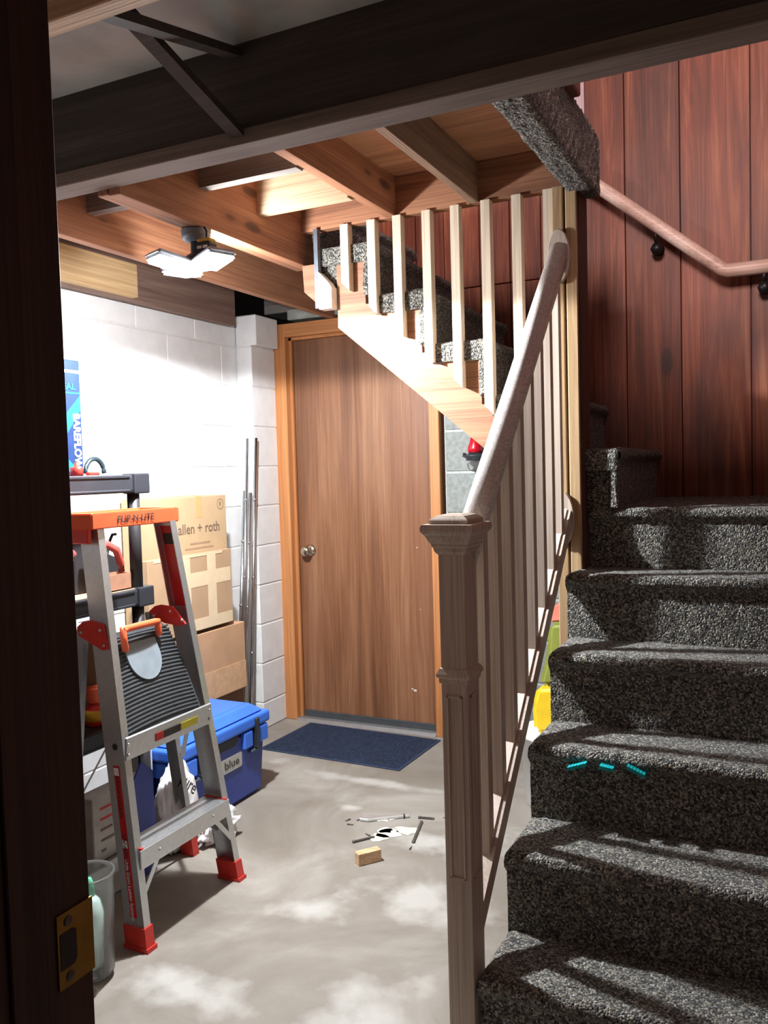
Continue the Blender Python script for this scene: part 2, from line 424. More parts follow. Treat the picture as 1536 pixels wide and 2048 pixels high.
struct('floor', B(-2.9, 0.9, -2.6, 4.2, -0.12, 0.0), floor_m)

# ---- left block wall: backing with recessed joints + one rounded block per piece
wl = struct('wall_left', B(LW - 0.2, LW - 0.0035, -2.6, 4.05, 0, 2.10), white_j)


def make_block(w_, h_, axis):
    d = 0.012
    if axis == 'Y': bm = B(-0.02, 0.0, -w_ / 2 + 0.003, w_ / 2 - 0.003, -h_ / 2 + 0.003, h_ / 2 - 0.003, bev=0.003, seg=1)
    else: bm = B(-w_ / 2 + 0.005, w_ / 2 - 0.005, 0.0, 0.02, -h_ / 2 + 0.005, h_ / 2 - 0.005, bev=0.004, seg=1)
    return bm


PITCH = 0.203
JZ = [1.965 - PITCH * k for k in range(10)][::-1] + [2.10]
full = put('block', make_block(0.4, PITCH, 'Y'), white_m, wl)
first = True
lo_z = 0.0
for c, hi_z in enumerate(JZ):
    tops = 3.58 - (0.13 if c % 2 else 0.33)
    ys = [(tops, 3.58)]; y1 = tops
    while y1 > 1.0: ys.append((y1 - 0.4, y1)); y1 -= 0.4
    for a, b_ in ys:
        if abs((b_ - a) - 0.4) < 1e-6 and abs(hi_z - lo_z - PITCH) < 1e-6:
            if first: full.location = (LW, (a + b_) / 2, (lo_z + hi_z) / 2); first = False; continue
            share(full, (LW + random.uniform(-0.001, 0.001), (a + b_) / 2, (lo_z + hi_z) / 2))
        else:
            put('block', B(LW - 0.02, LW, a + 0.003, b_ - 0.003, lo_z + 0.003, hi_z - 0.003, bev=0.003), white_m, wl)
    lo_z = hi_z

# ---- pilaster at the corner with its wider top block
pl = thing('wall_corner', (0, 0, 0), kind='structure')
PY, PX = 3.58, -2.47
put('mortar_core', B(LW - 0.01, PX - 0.004, PY + 0.004, 3.86, 0, 1.97), white_j, pl)
lo_z = 0.0
for c, hi_z in enumerate(JZ[:-1]):
    bw = random.uniform(-0.001, 0.001)
    put('block', B(LW + 0.001, PX + bw, PY + bw, 3.83, lo_z + 0.003, hi_z - 0.003, bev=0.0035), white_m, pl); lo_z = hi_z
put('block', B(LW + 0.001, -2.435, PY - 0.004, 3.78, 1.968, 2.12, bev=0.005), white_m, pl, 'wider bearing block on top of the pilaster')

# ---- door wall of bare block, with a door opening
dwall = thing('wall_back', (0, 0, 0), kind='structure')
put('mortar_core', B(-1.53, RW + 0.2, DW - 0.024, DW + 0.18, 0, 2.10), mortar, dwall)
put('mortar_core', B(LW - 0.2, -2.47, DW - 0.024, DW + 0.18, 0, 2.10), mortar, dwall)
gb = None
for c in range(11):
    z0 = c * 0.2 - 0.1
    off = 0.2 if c % 2 else 0.0
    x = -1.53 - (0.12 if c % 2 else 0.0)
    while x < RW:
        a = max(x, -1.53); b_ = x + 0.4
        put('block', B(a + 0.006, b_ - 0.006, DW - 0.030, DW, max(0, z0) + 0.006, z0 + 0.194, bev=0.003), grey_b, dwall)
        x += 0.4
put('lintel', B(-2.385, -1.2, DW - 0.055, DW + 0.15, 2.115, 2.17, bev=0.004), lintel_m, dwall, 'rough grey concrete lintel over the door')
put('subfloor_edge', B(-2.5, -1.64, 2.84, WW + 0.2, 2.30, 2.335), grey_x, dwall)
put('upper_blocking', B(LW, RW, DW - 0.0, DW + 0.18, 2.17, 2.34), grey_x, dwall)

# ---- door
dr = thing('door_1', (-2.0, DW, 0), kind='structure')
DX0, DX1 = -2.383, -1.60
put('casing', B(-2.479, -2.402, 3.79, 3.92, 0, 2.098, bev=0.003), case_m, dr)
put('casing', B(-1.598, -1.545, 3.79, 3.92, 0, 2.098, bev=0.003), case_m, dr)
put('casing', B(-2.402, -1.598, 3.79, 3.92, 2.028, 2.098, bev=0.003), wood('door_casing_head', (0.42, 0.16, 0.05), (0.52, 0.21, 0.07), (0.60, 0.27, 0.10), 'X', rough=0.5, grain=0.5), dr)
put('door_stop', B(-2.402, -2.386, 3.83, 3.845, 0, 2.028), case_m, dr)
put('door_stop', B(-2.402, -1.598, 3.83, 3.845, 2.014, 2.028), case_m, dr)
slab = put('door_slab', B(-2.386, -1.60, 3.847, 3.89, 0.012, 2.014, bev=0.002), door_m, dr)
put('door_sweep', B(-2.384, -1.602, 3.836, 3.848, 0.012, 0.045, bev=0.002), sweep, dr)
put('threshold', prism(bmesh.new(), [(3.78, 0), (3.80, 0.012), (3.85, 0.012), (3.86, 0)], -2.40, -1.60, 'YZ'), alu_d, dr)
kn = bmesh.new(); KC = (-2.318, 3.847, 0.905)
lathe(kn, KC, [(0.032, 0), (0.032, 0.004), (0.024, 0.010), (0.011, 0.014), (0.010, 0.034), (0.020, 0.038), (0.027, 0.050), (0.027, 0.060), (0.020, 0.068), (0.0, 0.070)], 24, (0, -1, 0))
put('door_knob', kn, nickel, dr, 'round satin brass door knob')
pg = bmesh.new()
for (x, z, s) in ((-1.73, 0.205, 0.010), (-1.745, 0.212, 0.006), (-1.70, 0.93, 0.004), (-1.69, 0.62, 0.003)):
    bmesh.ops.create_circle(pg, cap_ends=True, segments=7, radius=s, matrix=Matrix.Translation((x, 3.8462, z)) @ Matrix.Rotation(PI / 2, 4, 'X') @ Matrix.Scale(0.6, 4, (0, 1, 0)))
put('paint_chip', pg, scrap, dr)

# ---- red-stained plank wall behind the stairs
pw = thing('wall_stair', (0, 0, 0), kind='structure')
put('backing', B(-2.3, RW + 0.1, WW + 0.02, WW + 0.05, 2.36, 5.0), blackp, pw)
put('backing', B(-0.85, RW + 0.1, WW + 0.02, WW + 0.05, 1.0, 2.36), blackp, pw)
edges = [-2.26, -2.05, -1.86, -1.70, -1.58, -1.44, -1.27, -1.13, -0.99, -0.795, -0.632, -0.415, -0.155, 0.09, 0.36, 0.42]


def plank(x0, x1, z0, z1, dy=0.0):
    ym = WW + dy
    bm = B(x0 + 0.0015, x1 - 0.0015, ym, ym + 0.019, z0, z1, bev=0.0018)
    put('plank', bm, plank_m, pw, origin=((x0 + x1) / 2, ym, z0))


for i, (a, b_) in enumerate(zip(edges, edges[1:])):
    dy = random.uniform(-0.002, 0.002)
    if b_ <= -0.795 + 1e-6:
        zb = max(1.15, 1.20 + (-0.70 - b_) * 0.88)
        if zb < 2.0:
            plank(a, b_, zb, 2.13, dy); plank(a, b_, 2.134, 2.50, -dy)
        else: plank(a, b_, zb, 2.50, dy)
    else:
        plank(a, b_, LAND - 0.05, 3.62, dy)
up = thing('wall_upstairs', (0, 0, 0), kind='structure')
put('plaster_panel', B(-2.6, -0.80, WW + 0.0, WW + 0.019, 2.505, 5.0), plaster, up)
put('plaster_panel', B(-0.83, RW + 0.1, WW + 0.0, WW + 0.019, 3.63, 5.0), plaster, up)
put('corner_bead', B(-0.803, -0.793, WW - 0.006, WW + 0.0, 2.45, 3.62, bev=0.002), plaster, up)
put('plaster_panel', B(RW, RW + 0.03, -0.2, WW, 2.36, 5.0), plaster, up)
put('plaster_panel', B(-2.62, -2.6, 2.7, WW, 2.36, 5.0), plaster, up)
struct('wall_right', B(RW, RW + 0.1, 0.2, WW + 0.2, 0, 2.34), plain('dim_right_wall', (0.14, 0.07, 0.05), 0.8))

# ---- ceiling framing: everything one looks up at
ce = thing('ceiling', (0, 0, 2.1), kind='structure')
ZB, ZT = 2.10, 2.335
put('subfloor_deck', B(LW - 0.1, RW, -2.5, 1.80, ZT, ZT + 0.02), deckg, ce, 'grey stained underside of the floor boards')
put('subfloor_deck', B(LW - 0.1, -1.655, 1.80, 2.86, ZT, ZT + 0.02), ply, ce)
put('subfloor_deck', B(LW - 0.1, -2.35, 2.86, 4.0, ZT, ZT + 0.02), ply, ce)
put('subfloor_deck', B(-1.655, -0.575, 1.80, 2.80, ZT, ZT + 0.02), ply, ce)
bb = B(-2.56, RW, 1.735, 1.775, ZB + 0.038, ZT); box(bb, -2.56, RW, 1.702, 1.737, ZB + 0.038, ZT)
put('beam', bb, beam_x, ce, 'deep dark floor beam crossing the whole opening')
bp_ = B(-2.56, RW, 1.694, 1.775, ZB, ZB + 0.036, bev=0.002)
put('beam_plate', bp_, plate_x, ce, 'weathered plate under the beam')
put('joist', B(LW, RW, 1.09, 1.13, ZB, ZT, bev=0.002), pale_x, ce)
put('joist', B(LW, RW, 0.47, 0.51, ZB, ZT, bev=0.002), pale_x, ce)
br = bmesh.new(); beamseg(br, (-1.20, 1.13, 2.315), (-1.185, 1.70, 2.125), 0.036, 0.018)
put('bridging_strut', br, beam_x, ce)
br = bmesh.new(); beamseg(br, (-1.10, 1.13, 2.135), (-1.19, 1.70, 2.315), 0.036, 0.018)
put('bridging_strut', br, beam_x, ce)
br = bmesh.new(); tube(br, [(-1.93, 1.66, 2.30), (-1.915, 1.675, 2.262), (-1.89, 1.69, 2.235)], 0.006, 8)
put('wire_stub', br, white_p, ce)
# doubled joist A, joist B
put('joist', B(-1.668, -1.63, 1.775, 2.80, ZB - 0.018, ZT, bev=0.002), lumber_y, ce)
put('joist', B(-1.708, -1.671, 1.775, 2.80, ZB - 0.014, ZT, bev=0.002), lumber_y, ce)
put('joist', B(-2.138, -2.10, 1.775, 3.84, ZB, ZT, bev=0.002), lumber_y, ce)
put('plate_board', B(-2.490, -2.452, 1.775, 2.755, 2.065, 2.20, bev=0.002), pale_y, ce, 'short pale board with knots sistered over the wall plate')
put('plate_board', B(-2.53, -2.492, 1.775, 3.49, 2.055, 2.25, bev=0.002), wood('brown_lumber_y', (0.12, 0.07, 0.055), (0.19, 0.12, 0.095), (0.25, 0.17, 0.13), 'Y', rough=0.7), ce)
# blockings between joists
put('blocking', B(-2.10, -1.708, 2.13, 2.168, 2.195, ZT), grey_x, ce)
put('blocking', B(-1.63, -1.285, 2.12, 2.158, 2.195, ZT), grey_x, ce)
put('blocking', B(-1.63, -1.285, 2.43, 2.468, 2.195, ZT), pale_x, ce)
# header of the stair opening and its trimmers
HZ = 2.20
put('header', B(-1.63, -0.975, 2.715, 2.753, HZ, ZT, bev=0.002), lumber_x, ce)
put('header', B(-0.973, -0.64, 2.715, 2.753, HZ, ZT, bev=0.002), lumber_x, ce)
put('joist', B(-1.285, -1.247, 1.775, 2.715, HZ, ZT, bev=0.002), lumber_y, ce)
put('joist', B(-0.975, -0.945, 1.775, 2.715, HZ, ZT, bev=0.002), wood('mid_lumber_y', (0.17, 0.10, 0.065), (0.27, 0.17, 0.11), (0.37, 0.25, 0.17), 'Y', rough=0.7), ce)
# cleats where the upper stringer hangs
cl = prism(bmesh.new(), [(-1.635, 2.081), (-1.570, 2.081), (-1.562, 1.925), (-1.630, 1.985)], 2.720, 2.760, 'XZ')
put('hanger_block', cl, string_m, ce)
put('hanger_strap', B(-1.570, -1.554, 2.695, 2.715, 1.915, 2.20), plain('steel_hanger', (0.17, 0.19, 0.22), 0.45, 0.6), ce)
put('hanger_block', prism(bmesh.new(), [(-1.554, 2.045), (-1.515, 2.005), (-1.502, 1.985), (-1.502, 1.910), (-1.554, 1.910)], 2.695, 2.735, 'XZ'), plain('bright_cut_end', (0.82, 0.80, 0.74), 0.5), ce)
# near-room partition holding the jamb (left of the camera)
JX = -0.50
struct('wall_front', B(LW, JX - 0.035, 0.37, 0.47, 0, ZB), plain('partition_board', (0.10, 0.05, 0.035), 0.8))
wn = thing('door_2', (JX, 0.43, 0), kind='structure')
put('jamb_board', B(JX - 0.03, JX, 0.36, 0.4785, 0, ZB, bev=0.0015), jamb_m, wn)
put('jamb_edge', B(JX, JX + 0.0035, 0.40, 0.4385, 0, ZB, bev=0.001), jamb_m, wn)
put('casing', B(JX - 0.10, JX + 0.003, 0.345, 0.361, 0, ZB, bev=0.004), trim_dark, wn)
SZ = 0.966
sp = bmesh.new()
box(sp, JX + 0.0002, JX + 0.0016, 0.443, 0.4785, SZ - 0.029, SZ + 0.029)
pt = put('strike_plate', sp, brass, wn, 'worn brass strike plate screwed to the jamb')
put('latch_hole', prism(bmesh.new(), [(0.445, SZ - 0.014), (0.458, SZ - 0.014), (0.461, SZ - 0.010), (0.461, SZ + 0.012), (0.458, SZ + 0.014), (0.445, SZ + 0.014)], JX + 0.0017, JX + 0.002, 'YZ'), blackp, pt)
for dz in (-0.0215, 0.0215):
    put('screw', lathe(bmesh.new(), (JX + 0.0016, 0.4535, SZ + dz), [(0.0042, 0), (0.0038, 0.0006), (0, 0.0007)], 14, (1, 0, 0)), rust, pt)


# ================================================================== STAIRS
def carpet_sheet(name, prof, a0, a1, along, parent, seg=0.009, fuzz=0.0022, side0=None, side1=None, wrap=0.0):
    """skin a carpet over a profile (list of 2-D points) between a0 and a1; 'along' X or Y"""
    pts = []
    for p, q in zip(prof, prof[1:]):
        L = math.hypot(q[0] - p[0], q[1] - p[1]); k = max(1, round(L / seg))
        for i in range(k): pts.append((p[0] + (q[0] - p[0]) * i / k, p[1] + (q[1] - p[1]) * i / k))
    pts.append(prof[-1])
    n_ = max(2, round((a1 - a0) / (seg * 1.15)))
    bm = bmesh.new(); rows = []
    # inner offset used to round the cut ends down
    cx = sum(p[0] for p in pts) / len(pts); cz = min(p[1] for p in pts)
    for i in range(n_ + 1):
        a = a0 + (a1 - a0) * i / n_; row = []
        for (u, z) in pts:
            d = min(a - a0, a1 - a) if wrap else 1
            k = 0
            if wrap and d < wrap: k = 1 - math.sqrt(max(0, 1 - (1 - d / wrap) ** 2))
            P = Vector((a, u, z)) if along == 'X' else Vector((u, a, z))
            f = noise.noise(P * 95) * fuzz + noise.noise(P * 37) * fuzz * 1.1 + noise.noise(P * 9) * fuzz * 1.2
            P2 = P.copy()
            du = (u - cx); s = 1 if du > 0 else -1
            if along == 'X': P2.y += f * (1 if u > cx else -1)
            else: P2.x += f
            P2.z += f - k * wrap * 0.5
            row.append(bm.verts.new(P2))
        rows.append(row)
    for r0, r1 in zip(rows, rows[1:]):
        for j in range(len(pts) - 1): bm.faces.new((r0[j], r0[j + 1], r1[j + 1], r1[j])).smooth = True
    return bm


def nose_profile(u0, z_bot, z_top, u_back, sgn, r=0.02, over=0.022):
    """riser from (u0,z_bot) up, rounded nosing leaning out by 'over' against direction sgn, then tread back to u_back"""
    pts = [(u0, z_bot), (u0, z_top - 2.4 * r)]
    c = (u0 + sgn * (r - over), z_top - r)
    for i in range(9):
        a = PI * 1.12 - i / 8 * (PI * 0.62)
        pts.append((c[0] + sgn * r * math.cos(a), c[1] + r * math.sin(a)))
    pts.append((u_back, z_top - 0.002)); return pts


SX0, SX1 = -0.635, RW
lf = thing('lower_staircase', (-0.1, 1.7, 0), 'lower flight of stairs in dark flecked loop carpet, climbing from the floor to the landing', 'staircase')
YN = [1.70, 1.905, 2.12, 2.335, 2.55, 2.735]
for i in range(6):
    zb = i * RISE; zt = (i + 1) * RISE if i < 5 else LAND
    back = YN[i + 1] + 0.02 if i < 5 else WW
    x0 = SX0 if i < 5 else -0.604
    pr = nose_profile(YN[i] + 0.022, zb - 0.0 + (0.001 if i == 0 else -0.004), zt, back, 1)
    nm = 'step' if i < 5 else 'landing'
    bm = carpet_sheet(nm, pr, x0, SX1 - 0.004, 'X', lf, wrap=0.02)
    st = put(nm, bm, carpet, lf)
    # body underneath, and its open left side faced with the same carpet
    core = B(x0 + 0.006, SX1 - 0.004, YN[i] + 0.034, back - 0.002, max(0.0, zb - 0.03), zt - 0.014)
    put('step_core', core, carpet, lf)
for (x0, x1, z0, z1) in ((-0.527, -0.478, 0.547, 0.565), (-0.445, -0.411, 0.5625, 0.559), (-0.378, -0.334, 0.571, 0.553)):
    bm = bmesh.new()
    for k in range(6):
        t0 = k / 6; t1 = (k + 0.82) / 6
        p = [(x0 + (x1 - x0) * t, z0 + (z1 - z0) * t) for t in (t0, t1)]
        prism(bm, [(p[0][0], p[0][1] - 0.005), (p[1][0], p[1][1] - 0.005), (p[1][0], p[1][1] + 0.004), (p[0][0], p[0][1] + 0.004)], 2.100, 2.140, 'XZ')
    put('teal_mark', bm, teal, lf, 'short teal mark on the riser carpet')

uf = thing('upper_staircase', (-1.0, 2.76, LAND), 'upper flight of carpeted stairs on a sawtooth wooden stringer rising left above the door', 'staircase')
XN = [-0.495, -0.71, -0.925, -1.14, -1.355, -1.57]
SF = 2.735     # stringer front face
UR = 0.192
for i in range(6):
    zb = LAND + i * UR; zt = zb + UR
    back = XN[i + 1] - 0.02 if i < 5 else -1.60
    pr = nose_profile(XN[i] - 0.022, zb - 0.004, zt, back, -1)
    bm = carpet_sheet('step', pr, SF - 0.006, WW - 0.003, 'Y', uf, wrap=0.012)
    put('step', bm, carpet, uf)
    put('step_core', B(back, XN[i] - 0.034, SF + 0.012, WW - 0.003, zb + (0.03 if i else -0.01), zt - 0.012), carpet, uf)
    # carpet turned down over the open end of the tread and a strip up the riser edge
    e = bmesh.new()
    box(e, back + 0.03, XN[i] - 0.010, SF - 0.014, SF + 0.006, zt - 0.072, zt - 0.006, bev=0.007, seg=2)
    box(e, XN[i] - 0.034, XN[i] - 0.012, SF - 0.010, SF + 0.006, zb + 0.0, zt - 0.06, bev=0.006, seg=2)
    bmesh.ops.subdivide_edges(e, edges=e.edges, cuts=3, use_grid_fill=True)
    for v in e.verts:
        f = noise.noise(v.co * 110) * 0.004 + noise.noise(v.co * 50) * 0.003; v.co += Vector((f, -abs(f), f))
    if i < 5: put('carpet_edge', e, carpet, uf)
saw = []
saw.append((-0.695, LAND + UR - 0.03))
for i in range(1, 5):
    saw.append((XN[i] - 0.03, LAND + i * UR - 0.03)); saw.append((XN[i] - 0.03, LAND + (i + 1) * UR - 0.03))
saw.append((-1.50, saw[-1][1])); saw.append((-1.50, 1.845))
saw.append((-0.695, 1.845 - 0.805 * 0.835))
st_bm = prism(bmesh.new(), saw, SF, SF + 0.038, 'XZ')
put('stringer', st_bm, string_m, uf, 'pale fir sawtooth stringer with a plumb cut end')
sk = prism(bmesh.new(), [(-0.42, 1.20), (-0.42, 1.42), (-1.55, 1.42 + 1.13 * 0.884), (-2.3, 1.42 + 1.13 * 0.884), (-2.3, 2.2), (-1.55, 2.2)], WW - 0.012, WW - 0.001, 'XZ')
sk.free()

# balusters between header and stringer: one top-level railing of eight square balusters
ub = thing('upper_balustrade', (-1.07, 2.70, 1.5), 'row of square raw-wood balusters nailed between the ceiling header and the upper stringer', 'railing')
xs = [-1.446, -1.339, -1.239, -1.129, -1.025, -0.917, -0.812, -0.708]
for i, x in enumerate(xs):
    zb = 1.965 + (x + 1.446) * -0.885
    W = 0.0155
    bm = prism(bmesh.new(), [(x - W, zb + 0.030), (x + W, zb), (x + W, HZ + 0.0), (x - W, HZ + 0.0)], 2.698, 2.7335, 'XZ')
    put('baluster', bm, poplar, ub, origin=(x, 2.715, zb))

# post beside the landing
po = thing('stair_post', (-0.65, 2.70, 0), 'rough doubled two-by-four post beside the landing, fir front and dark brown side', 'post')
put('stud', B(-0.690, -0.655, 2.682, 2.77, 0, HZ, bev=0.003), post_m, po)
put('stud', B(-0.648, -0.612, 2.680, 2.77, 0, HZ, bev=0.003), post_m, po)
put('side_board', B(-0.6125, -0.606, 2.688, 2.80, 0, HZ + 0.14), post_side, po)

# carpeted end of the upper floor over the stairwell
ed = bmesh.new()
box(ed, -0.645, -0.560, 1.78, 2.80, 2.175, 2.365, bev=0.014, seg=2)
bmesh.ops.subdivide_edges(ed, edges=[e for e in ed.edges if e.calc_length() > 0.3], cuts=70, use_grid_fill=True)
bmesh.ops.subdivide_edges(ed, edges=[e for e in ed.edges if 0.05 < e.calc_length()], cuts=8, use_grid_fill=True)
for v in ed.verts:
    f = noise.noise(v.co * 90) * 0.0035 + noise.noise(v.co * 30) * 0.003; v.co += Vector((f, 0, f))
edg = put('carpeted_edge', ed, carpet, ce, 'floor edge wrapped in the dark stair carpet')
put('edge_trim', B(-0.59, -0.535, 1.80, 2.42, 2.345, 2.40, bev=0.004), trim_dark, ce)

# ---- lower railing
RX = -0.667; SL = 0.95
lr = thing('stair_railing', (RX, 1.74, 0), 'primed wooden stair railing with a boxed newel post, sloping handrail and square balusters', 'railing')
nx0, nx1, ny0, ny1 = -0.702, -0.641, 1.70, 1.775
nw = put('newel_post', B(nx0, nx1, ny0, ny1, 0, 1.17, bev=0.003, seg=2), rail_w, lr, 'square newel post with recessed panel')
ncx, ncy = (nx0 + nx1) / 2, (ny0 + ny1) / 2; hx, hy = (nx1 - nx0) / 2, (ny1 - ny0) / 2


def moulding(prof):
    bm = bmesh.new(); rings = []
    for off, z in prof:
        rings.append([bm.verts.new((ncx + sx * (hx + off), ncy + sy * (hy + off), z)) for sx, sy in ((-1, -1), (1, -1), (1, 1), (-1, 1))])
    for p, q in zip(rings, rings[1:]):
        for k in range(4): bm.faces.new((p[k], p[(k + 1) % 4], q[(k + 1) % 4], q[k]))
    bm.faces.new(rings[0][::-1]); bm.faces.new(rings[-1]); return bm


put('newel_cap', moulding([(0.001, 1.135), (0.006, 1.142), (0.008, 1.15), (0.011, 1.154), (0.011, 1.158), (0.016, 1.165), (0.022, 1.178), (0.026, 1.182), (0.029, 1.188), (0.029, 1.196), (0.026, 1.201), (0.014, 1.202), (0.014, 1.210), (0.011, 1.213), (0.002, 1.219), (-0.01, 1.222)]), rail_w, nw)
put('newel_band', moulding([(0.0, 0.850), (0.003, 0.852), (0.004, 0.862), (0.008, 0.866), (0.008, 0.872), (0.002, 0.884), (0.0, 0.885)]), rail_w, nw)
fr = bmesh.new()
for (a, b_, z0, z1) in ((nx0 + 0.012, nx0 + 0.017, 0.415, 0.825), (nx1 - 0.017, nx1 - 0.012, 0.415, 0.825), (nx0 + 0.012, nx1 - 0.012, 0.415, 0.420), (nx0 + 0.012, nx1 - 0.012, 0.820, 0.825)):
    box(fr, a, b_, ny0 - 0.003, ny0 + 0.002, z0, z1, bev=0.001)
fr2 = put('panel_moulding', fr, rail_w, nw)
fr = bmesh.new()
for (a, b_, z0, z1) in ((ny0 + 0.014, ny0 + 0.019, 0.415, 0.825), (ny1 - 0.019, ny1 - 0.014, 0.415, 0.825), (ny0 + 0.014, ny1 - 0.014, 0.415, 0.420), (ny0 + 0.014, ny1 - 0.014, 0.820, 0.825)):
    box(fr, nx1 - 0.002, nx1 + 0.003, a, b_, z0, z1, bev=0.001)
put('panel_moulding', fr, rail_w, nw)


def htop(y): return 1.228 + SL * (y - 1.83)


def sweep_y(prof, y0, y1, zf):
    bm = bmesh.new(); r = []
    for y in (y0, y1): r.append([bm.verts.new((RX + px, y, zf(y) + pz)) for px, pz in prof])
    k = len(prof)
    for i in range(k): bm.faces.new((r[0][i], r[0][(i + 1) % k], r[1][(i + 1) % k], r[1][i])).smooth = True
    bm.faces.new(r[0][::-1]); bm.faces.new(r[1]); return bm


hp = []
for i in range(13):
    a = PI * i / 12; hp.append((0.029 * math.cos(a), -0.029 + 0.029 * math.sin(a)))
hp = hp + [(-0.030, -0.036), (-0.022, -0.046), (-0.022, -0.080), (0.022, -0.080), (0.022, -0.046), (0.030, -0.036)]
hr = sweep_y(hp, 1.760, 2.668, htop)
put('handrail', hr, rail_y, lr)
Z0b = 0.286


def btop(y): return Z0b + 0.062 + 0.947 * (y - 1.786)


brl = sweep_y([(0.026, 0), (-0.026, 0), (-0.026, -0.062), (0.026, -0.062)], ny1 - 0.001, 2.668, btop)
for f in brl.faces: f.smooth = False
put('bottom_rail', brl, rail_w, lr)
by = [1.868 + 0.1045 * i for i in range(8)]
for i, y in enumerate(by):
    z0 = btop(y) - 0.004; z1 = htop(y) - 0.07
    bm = prism(bmesh.new(), [(y - 0.016, btop(y - 0.016)), (y + 0.016, btop(y + 0.016)), (y + 0.016, htop(y + 0.016) - 0.078), (y - 0.016, htop(y - 0.016) - 0.078)], RX - 0.016, RX + 0.016, 'YZ')
    put('baluster', bm, rail_w, lr, origin=(RX, y, z0))
    if i < 7: ya, yb = y + 0.0165, by[i + 1] - 0.0165
    else: ya, yb = y + 0.0165, 2.66
    f = bmesh.new(); r = []
    for yy in (ya, yb): r.append([f.verts.new((RX + px, yy, btop(yy) + pz)) for px, pz in ((-0.014, 0), (-0.014, 0.007), (0.014, 0.007), (0.014, 0))])
    for k in range(4): f.faces.new((r[0][k], r[0][(k + 1) % 4], r[1][(k + 1) % 4], r[1][k]))
    f.faces.new(r[0][::-1]); f.faces.new(r[1])
    put('fillet', f, plain('pale_fillet', (0.66, 0.54, 0.47), 0.5), lr)
for zc, hh, nm in ((htop(2.665) - 0.045, 0.085, 'rosette'), (btop(2.665) - 0.03, 0.085, 'rosette')):
    el = [(RX + 0.036 * math.cos(t * PI / 12), zc + hh * math.sin(t * PI / 12)) for t in range(24)]
    put(nm, prism(bmesh.new(), el, 2.663, 2.680, 'XZ', bev=0.003), rail_w, lr)

# ---- wall handrail with iron brackets
wh = thing('wall_handrail', (-0.45, 3.55, 2.1), 'pale round handrail bending level on the red plank wall', 'handrail')
h = bmesh.new(); tube(h, [(-1.35, 3.565, 2.90), (-0.72, 3.565, 2.453), (-0.252, 3.565, 2.06), (-0.235, 3.565, 2.053), (0.36, 3.565, 2.053)], 0.027, 20)
put('rail', h, wall_rail_m, wh)
for (x, z, zr) in ((-0.50, 2.185, 2.255), (-0.105, 1.985, 2.03)):
    b_ = bmesh.new(); lathe(b_, (x, WW - 0.001, z), [(0.024, 0), (0.024, 0.006), (0.015, 0.014), (0.0, 0.020)], 18, (0, -1, 0))
    tube(b_, [(x, WW - 0.01, z), (x, WW - 0.045, z + 0.005), (x, WW - 0.075, z + 0.025), (x, WW - 0.085, zr)], 0.008, 10)
    bk = put('bracket', b_, bronze, wh)
    put('ball_end', lathe(bmesh.new(), (x - 0.0, WW - 0.055, z - 0.005), [(0.0, -0.026), (0.016, -0.02), (0.026, 0), (0.016, 0.02), (0.0, 0.026)], 16), bronze, bk)

# ================================================================== LAMP
LX, LY = -1.672, 2.150
lp = thing('work_lamp', (LX, LY, ZB), 'blazing white three-panel screw-in garage light hanging under the doubled joist', 'lamp')
b_ = bmesh.new(); lathe(b_, (LX, LY, ZB - 0.018), [(0.045, 0), (0.047, -0.008), (0.044, -0.018), (0.046, -0.020), (0.040, -0.032), (0.024, -0.038)], 28)
put('lamp_holder', b_, plain('bluish_porcelain', (0.20, 0.23, 0.28), 0.4), lp)
b_ = bmesh.new(); lathe(b_, (LX, LY, ZB - 0.055), [(0.018, 0), (0.018, -0.035), (0.03, -0.042), (0.048, -0.060), (0.050, -0.072), (0.045, -0.08)], 28)
put('lamp_body', b_, plain('lamp_housing', (0.10, 0.12, 0.16), 0.4, 0.3), lp)
lz = ZB - 0.150
for ang, tilt, nm in ((-22, 14, 0), (-112, 14, 1), (158, 14, 2)):
    a = math.radians(ang); dx, dy = math.cos(a), math.sin(a); t = math.tan(math.radians(tilt))
    b_ = bmesh.new(); g = bmesh.new()
    c0 = Vector((LX + dx * 0.035, LY + dy * 0.035, lz + 0.02)); c1 = Vector((LX + dx * 0.155, LY + dy * 0.155, lz + 0.02 + 0.12 * t * 0.6))
    beamseg(b_, c0, c1, 0.098, 0.018, bev=0.007)
    pn = put('panel', b_, plain('panel_heat_sink', (0.35, 0.37, 0.40), 0.4, 0.5), lp)
    off = Vector((0, 0, -0.012))
    beamseg(g, c0 + off + (c1 - c0) * 0.04, c1 + off - (c1 - c0) * 0.04, 0.092, 0.016, bev=0.007)
    put('diffuser', g, led_m, pn)
    ld = bpy.data.lights.new('led_light', 'POINT'); ld.energy = 3; ld.color = (0.95, 0.97, 1.0); ld.shadow_soft_size = 0.022
    lo = bpy.data.objects.new('led_light', ld); COL.objects.link(lo); lo.parent = lp
    lo.location = (c0 + c1) / 2 + Vector((0, 0, -0.035)) - Vector((LX, LY, ZB))
    ld = bpy.data.lights.new('led_panel_light', 'AREA'); ld.shape = 'DISK'; ld.size = 0.05; ld.energy = 3; ld.color = (0.95, 0.97, 1.0)
    lo = bpy.data.objects.new('led_panel_light', ld); COL.objects.link(lo); lo.parent = lp
    lo.location = (c0 + c1) / 2 + Vector((0, 0, -0.024)) - Vector((LX, LY, ZB))
    lo.rotation_euler = Vector((dx * 0.5, dy * 0.5, -1)).to_track_quat('-Z', 'Y').to_euler()
ld = bpy.data.lights.new('led_light', 'POINT'); ld.energy = 40; ld.color = (0.95, 0.97, 1.0); ld.shadow_soft_size = 0.02
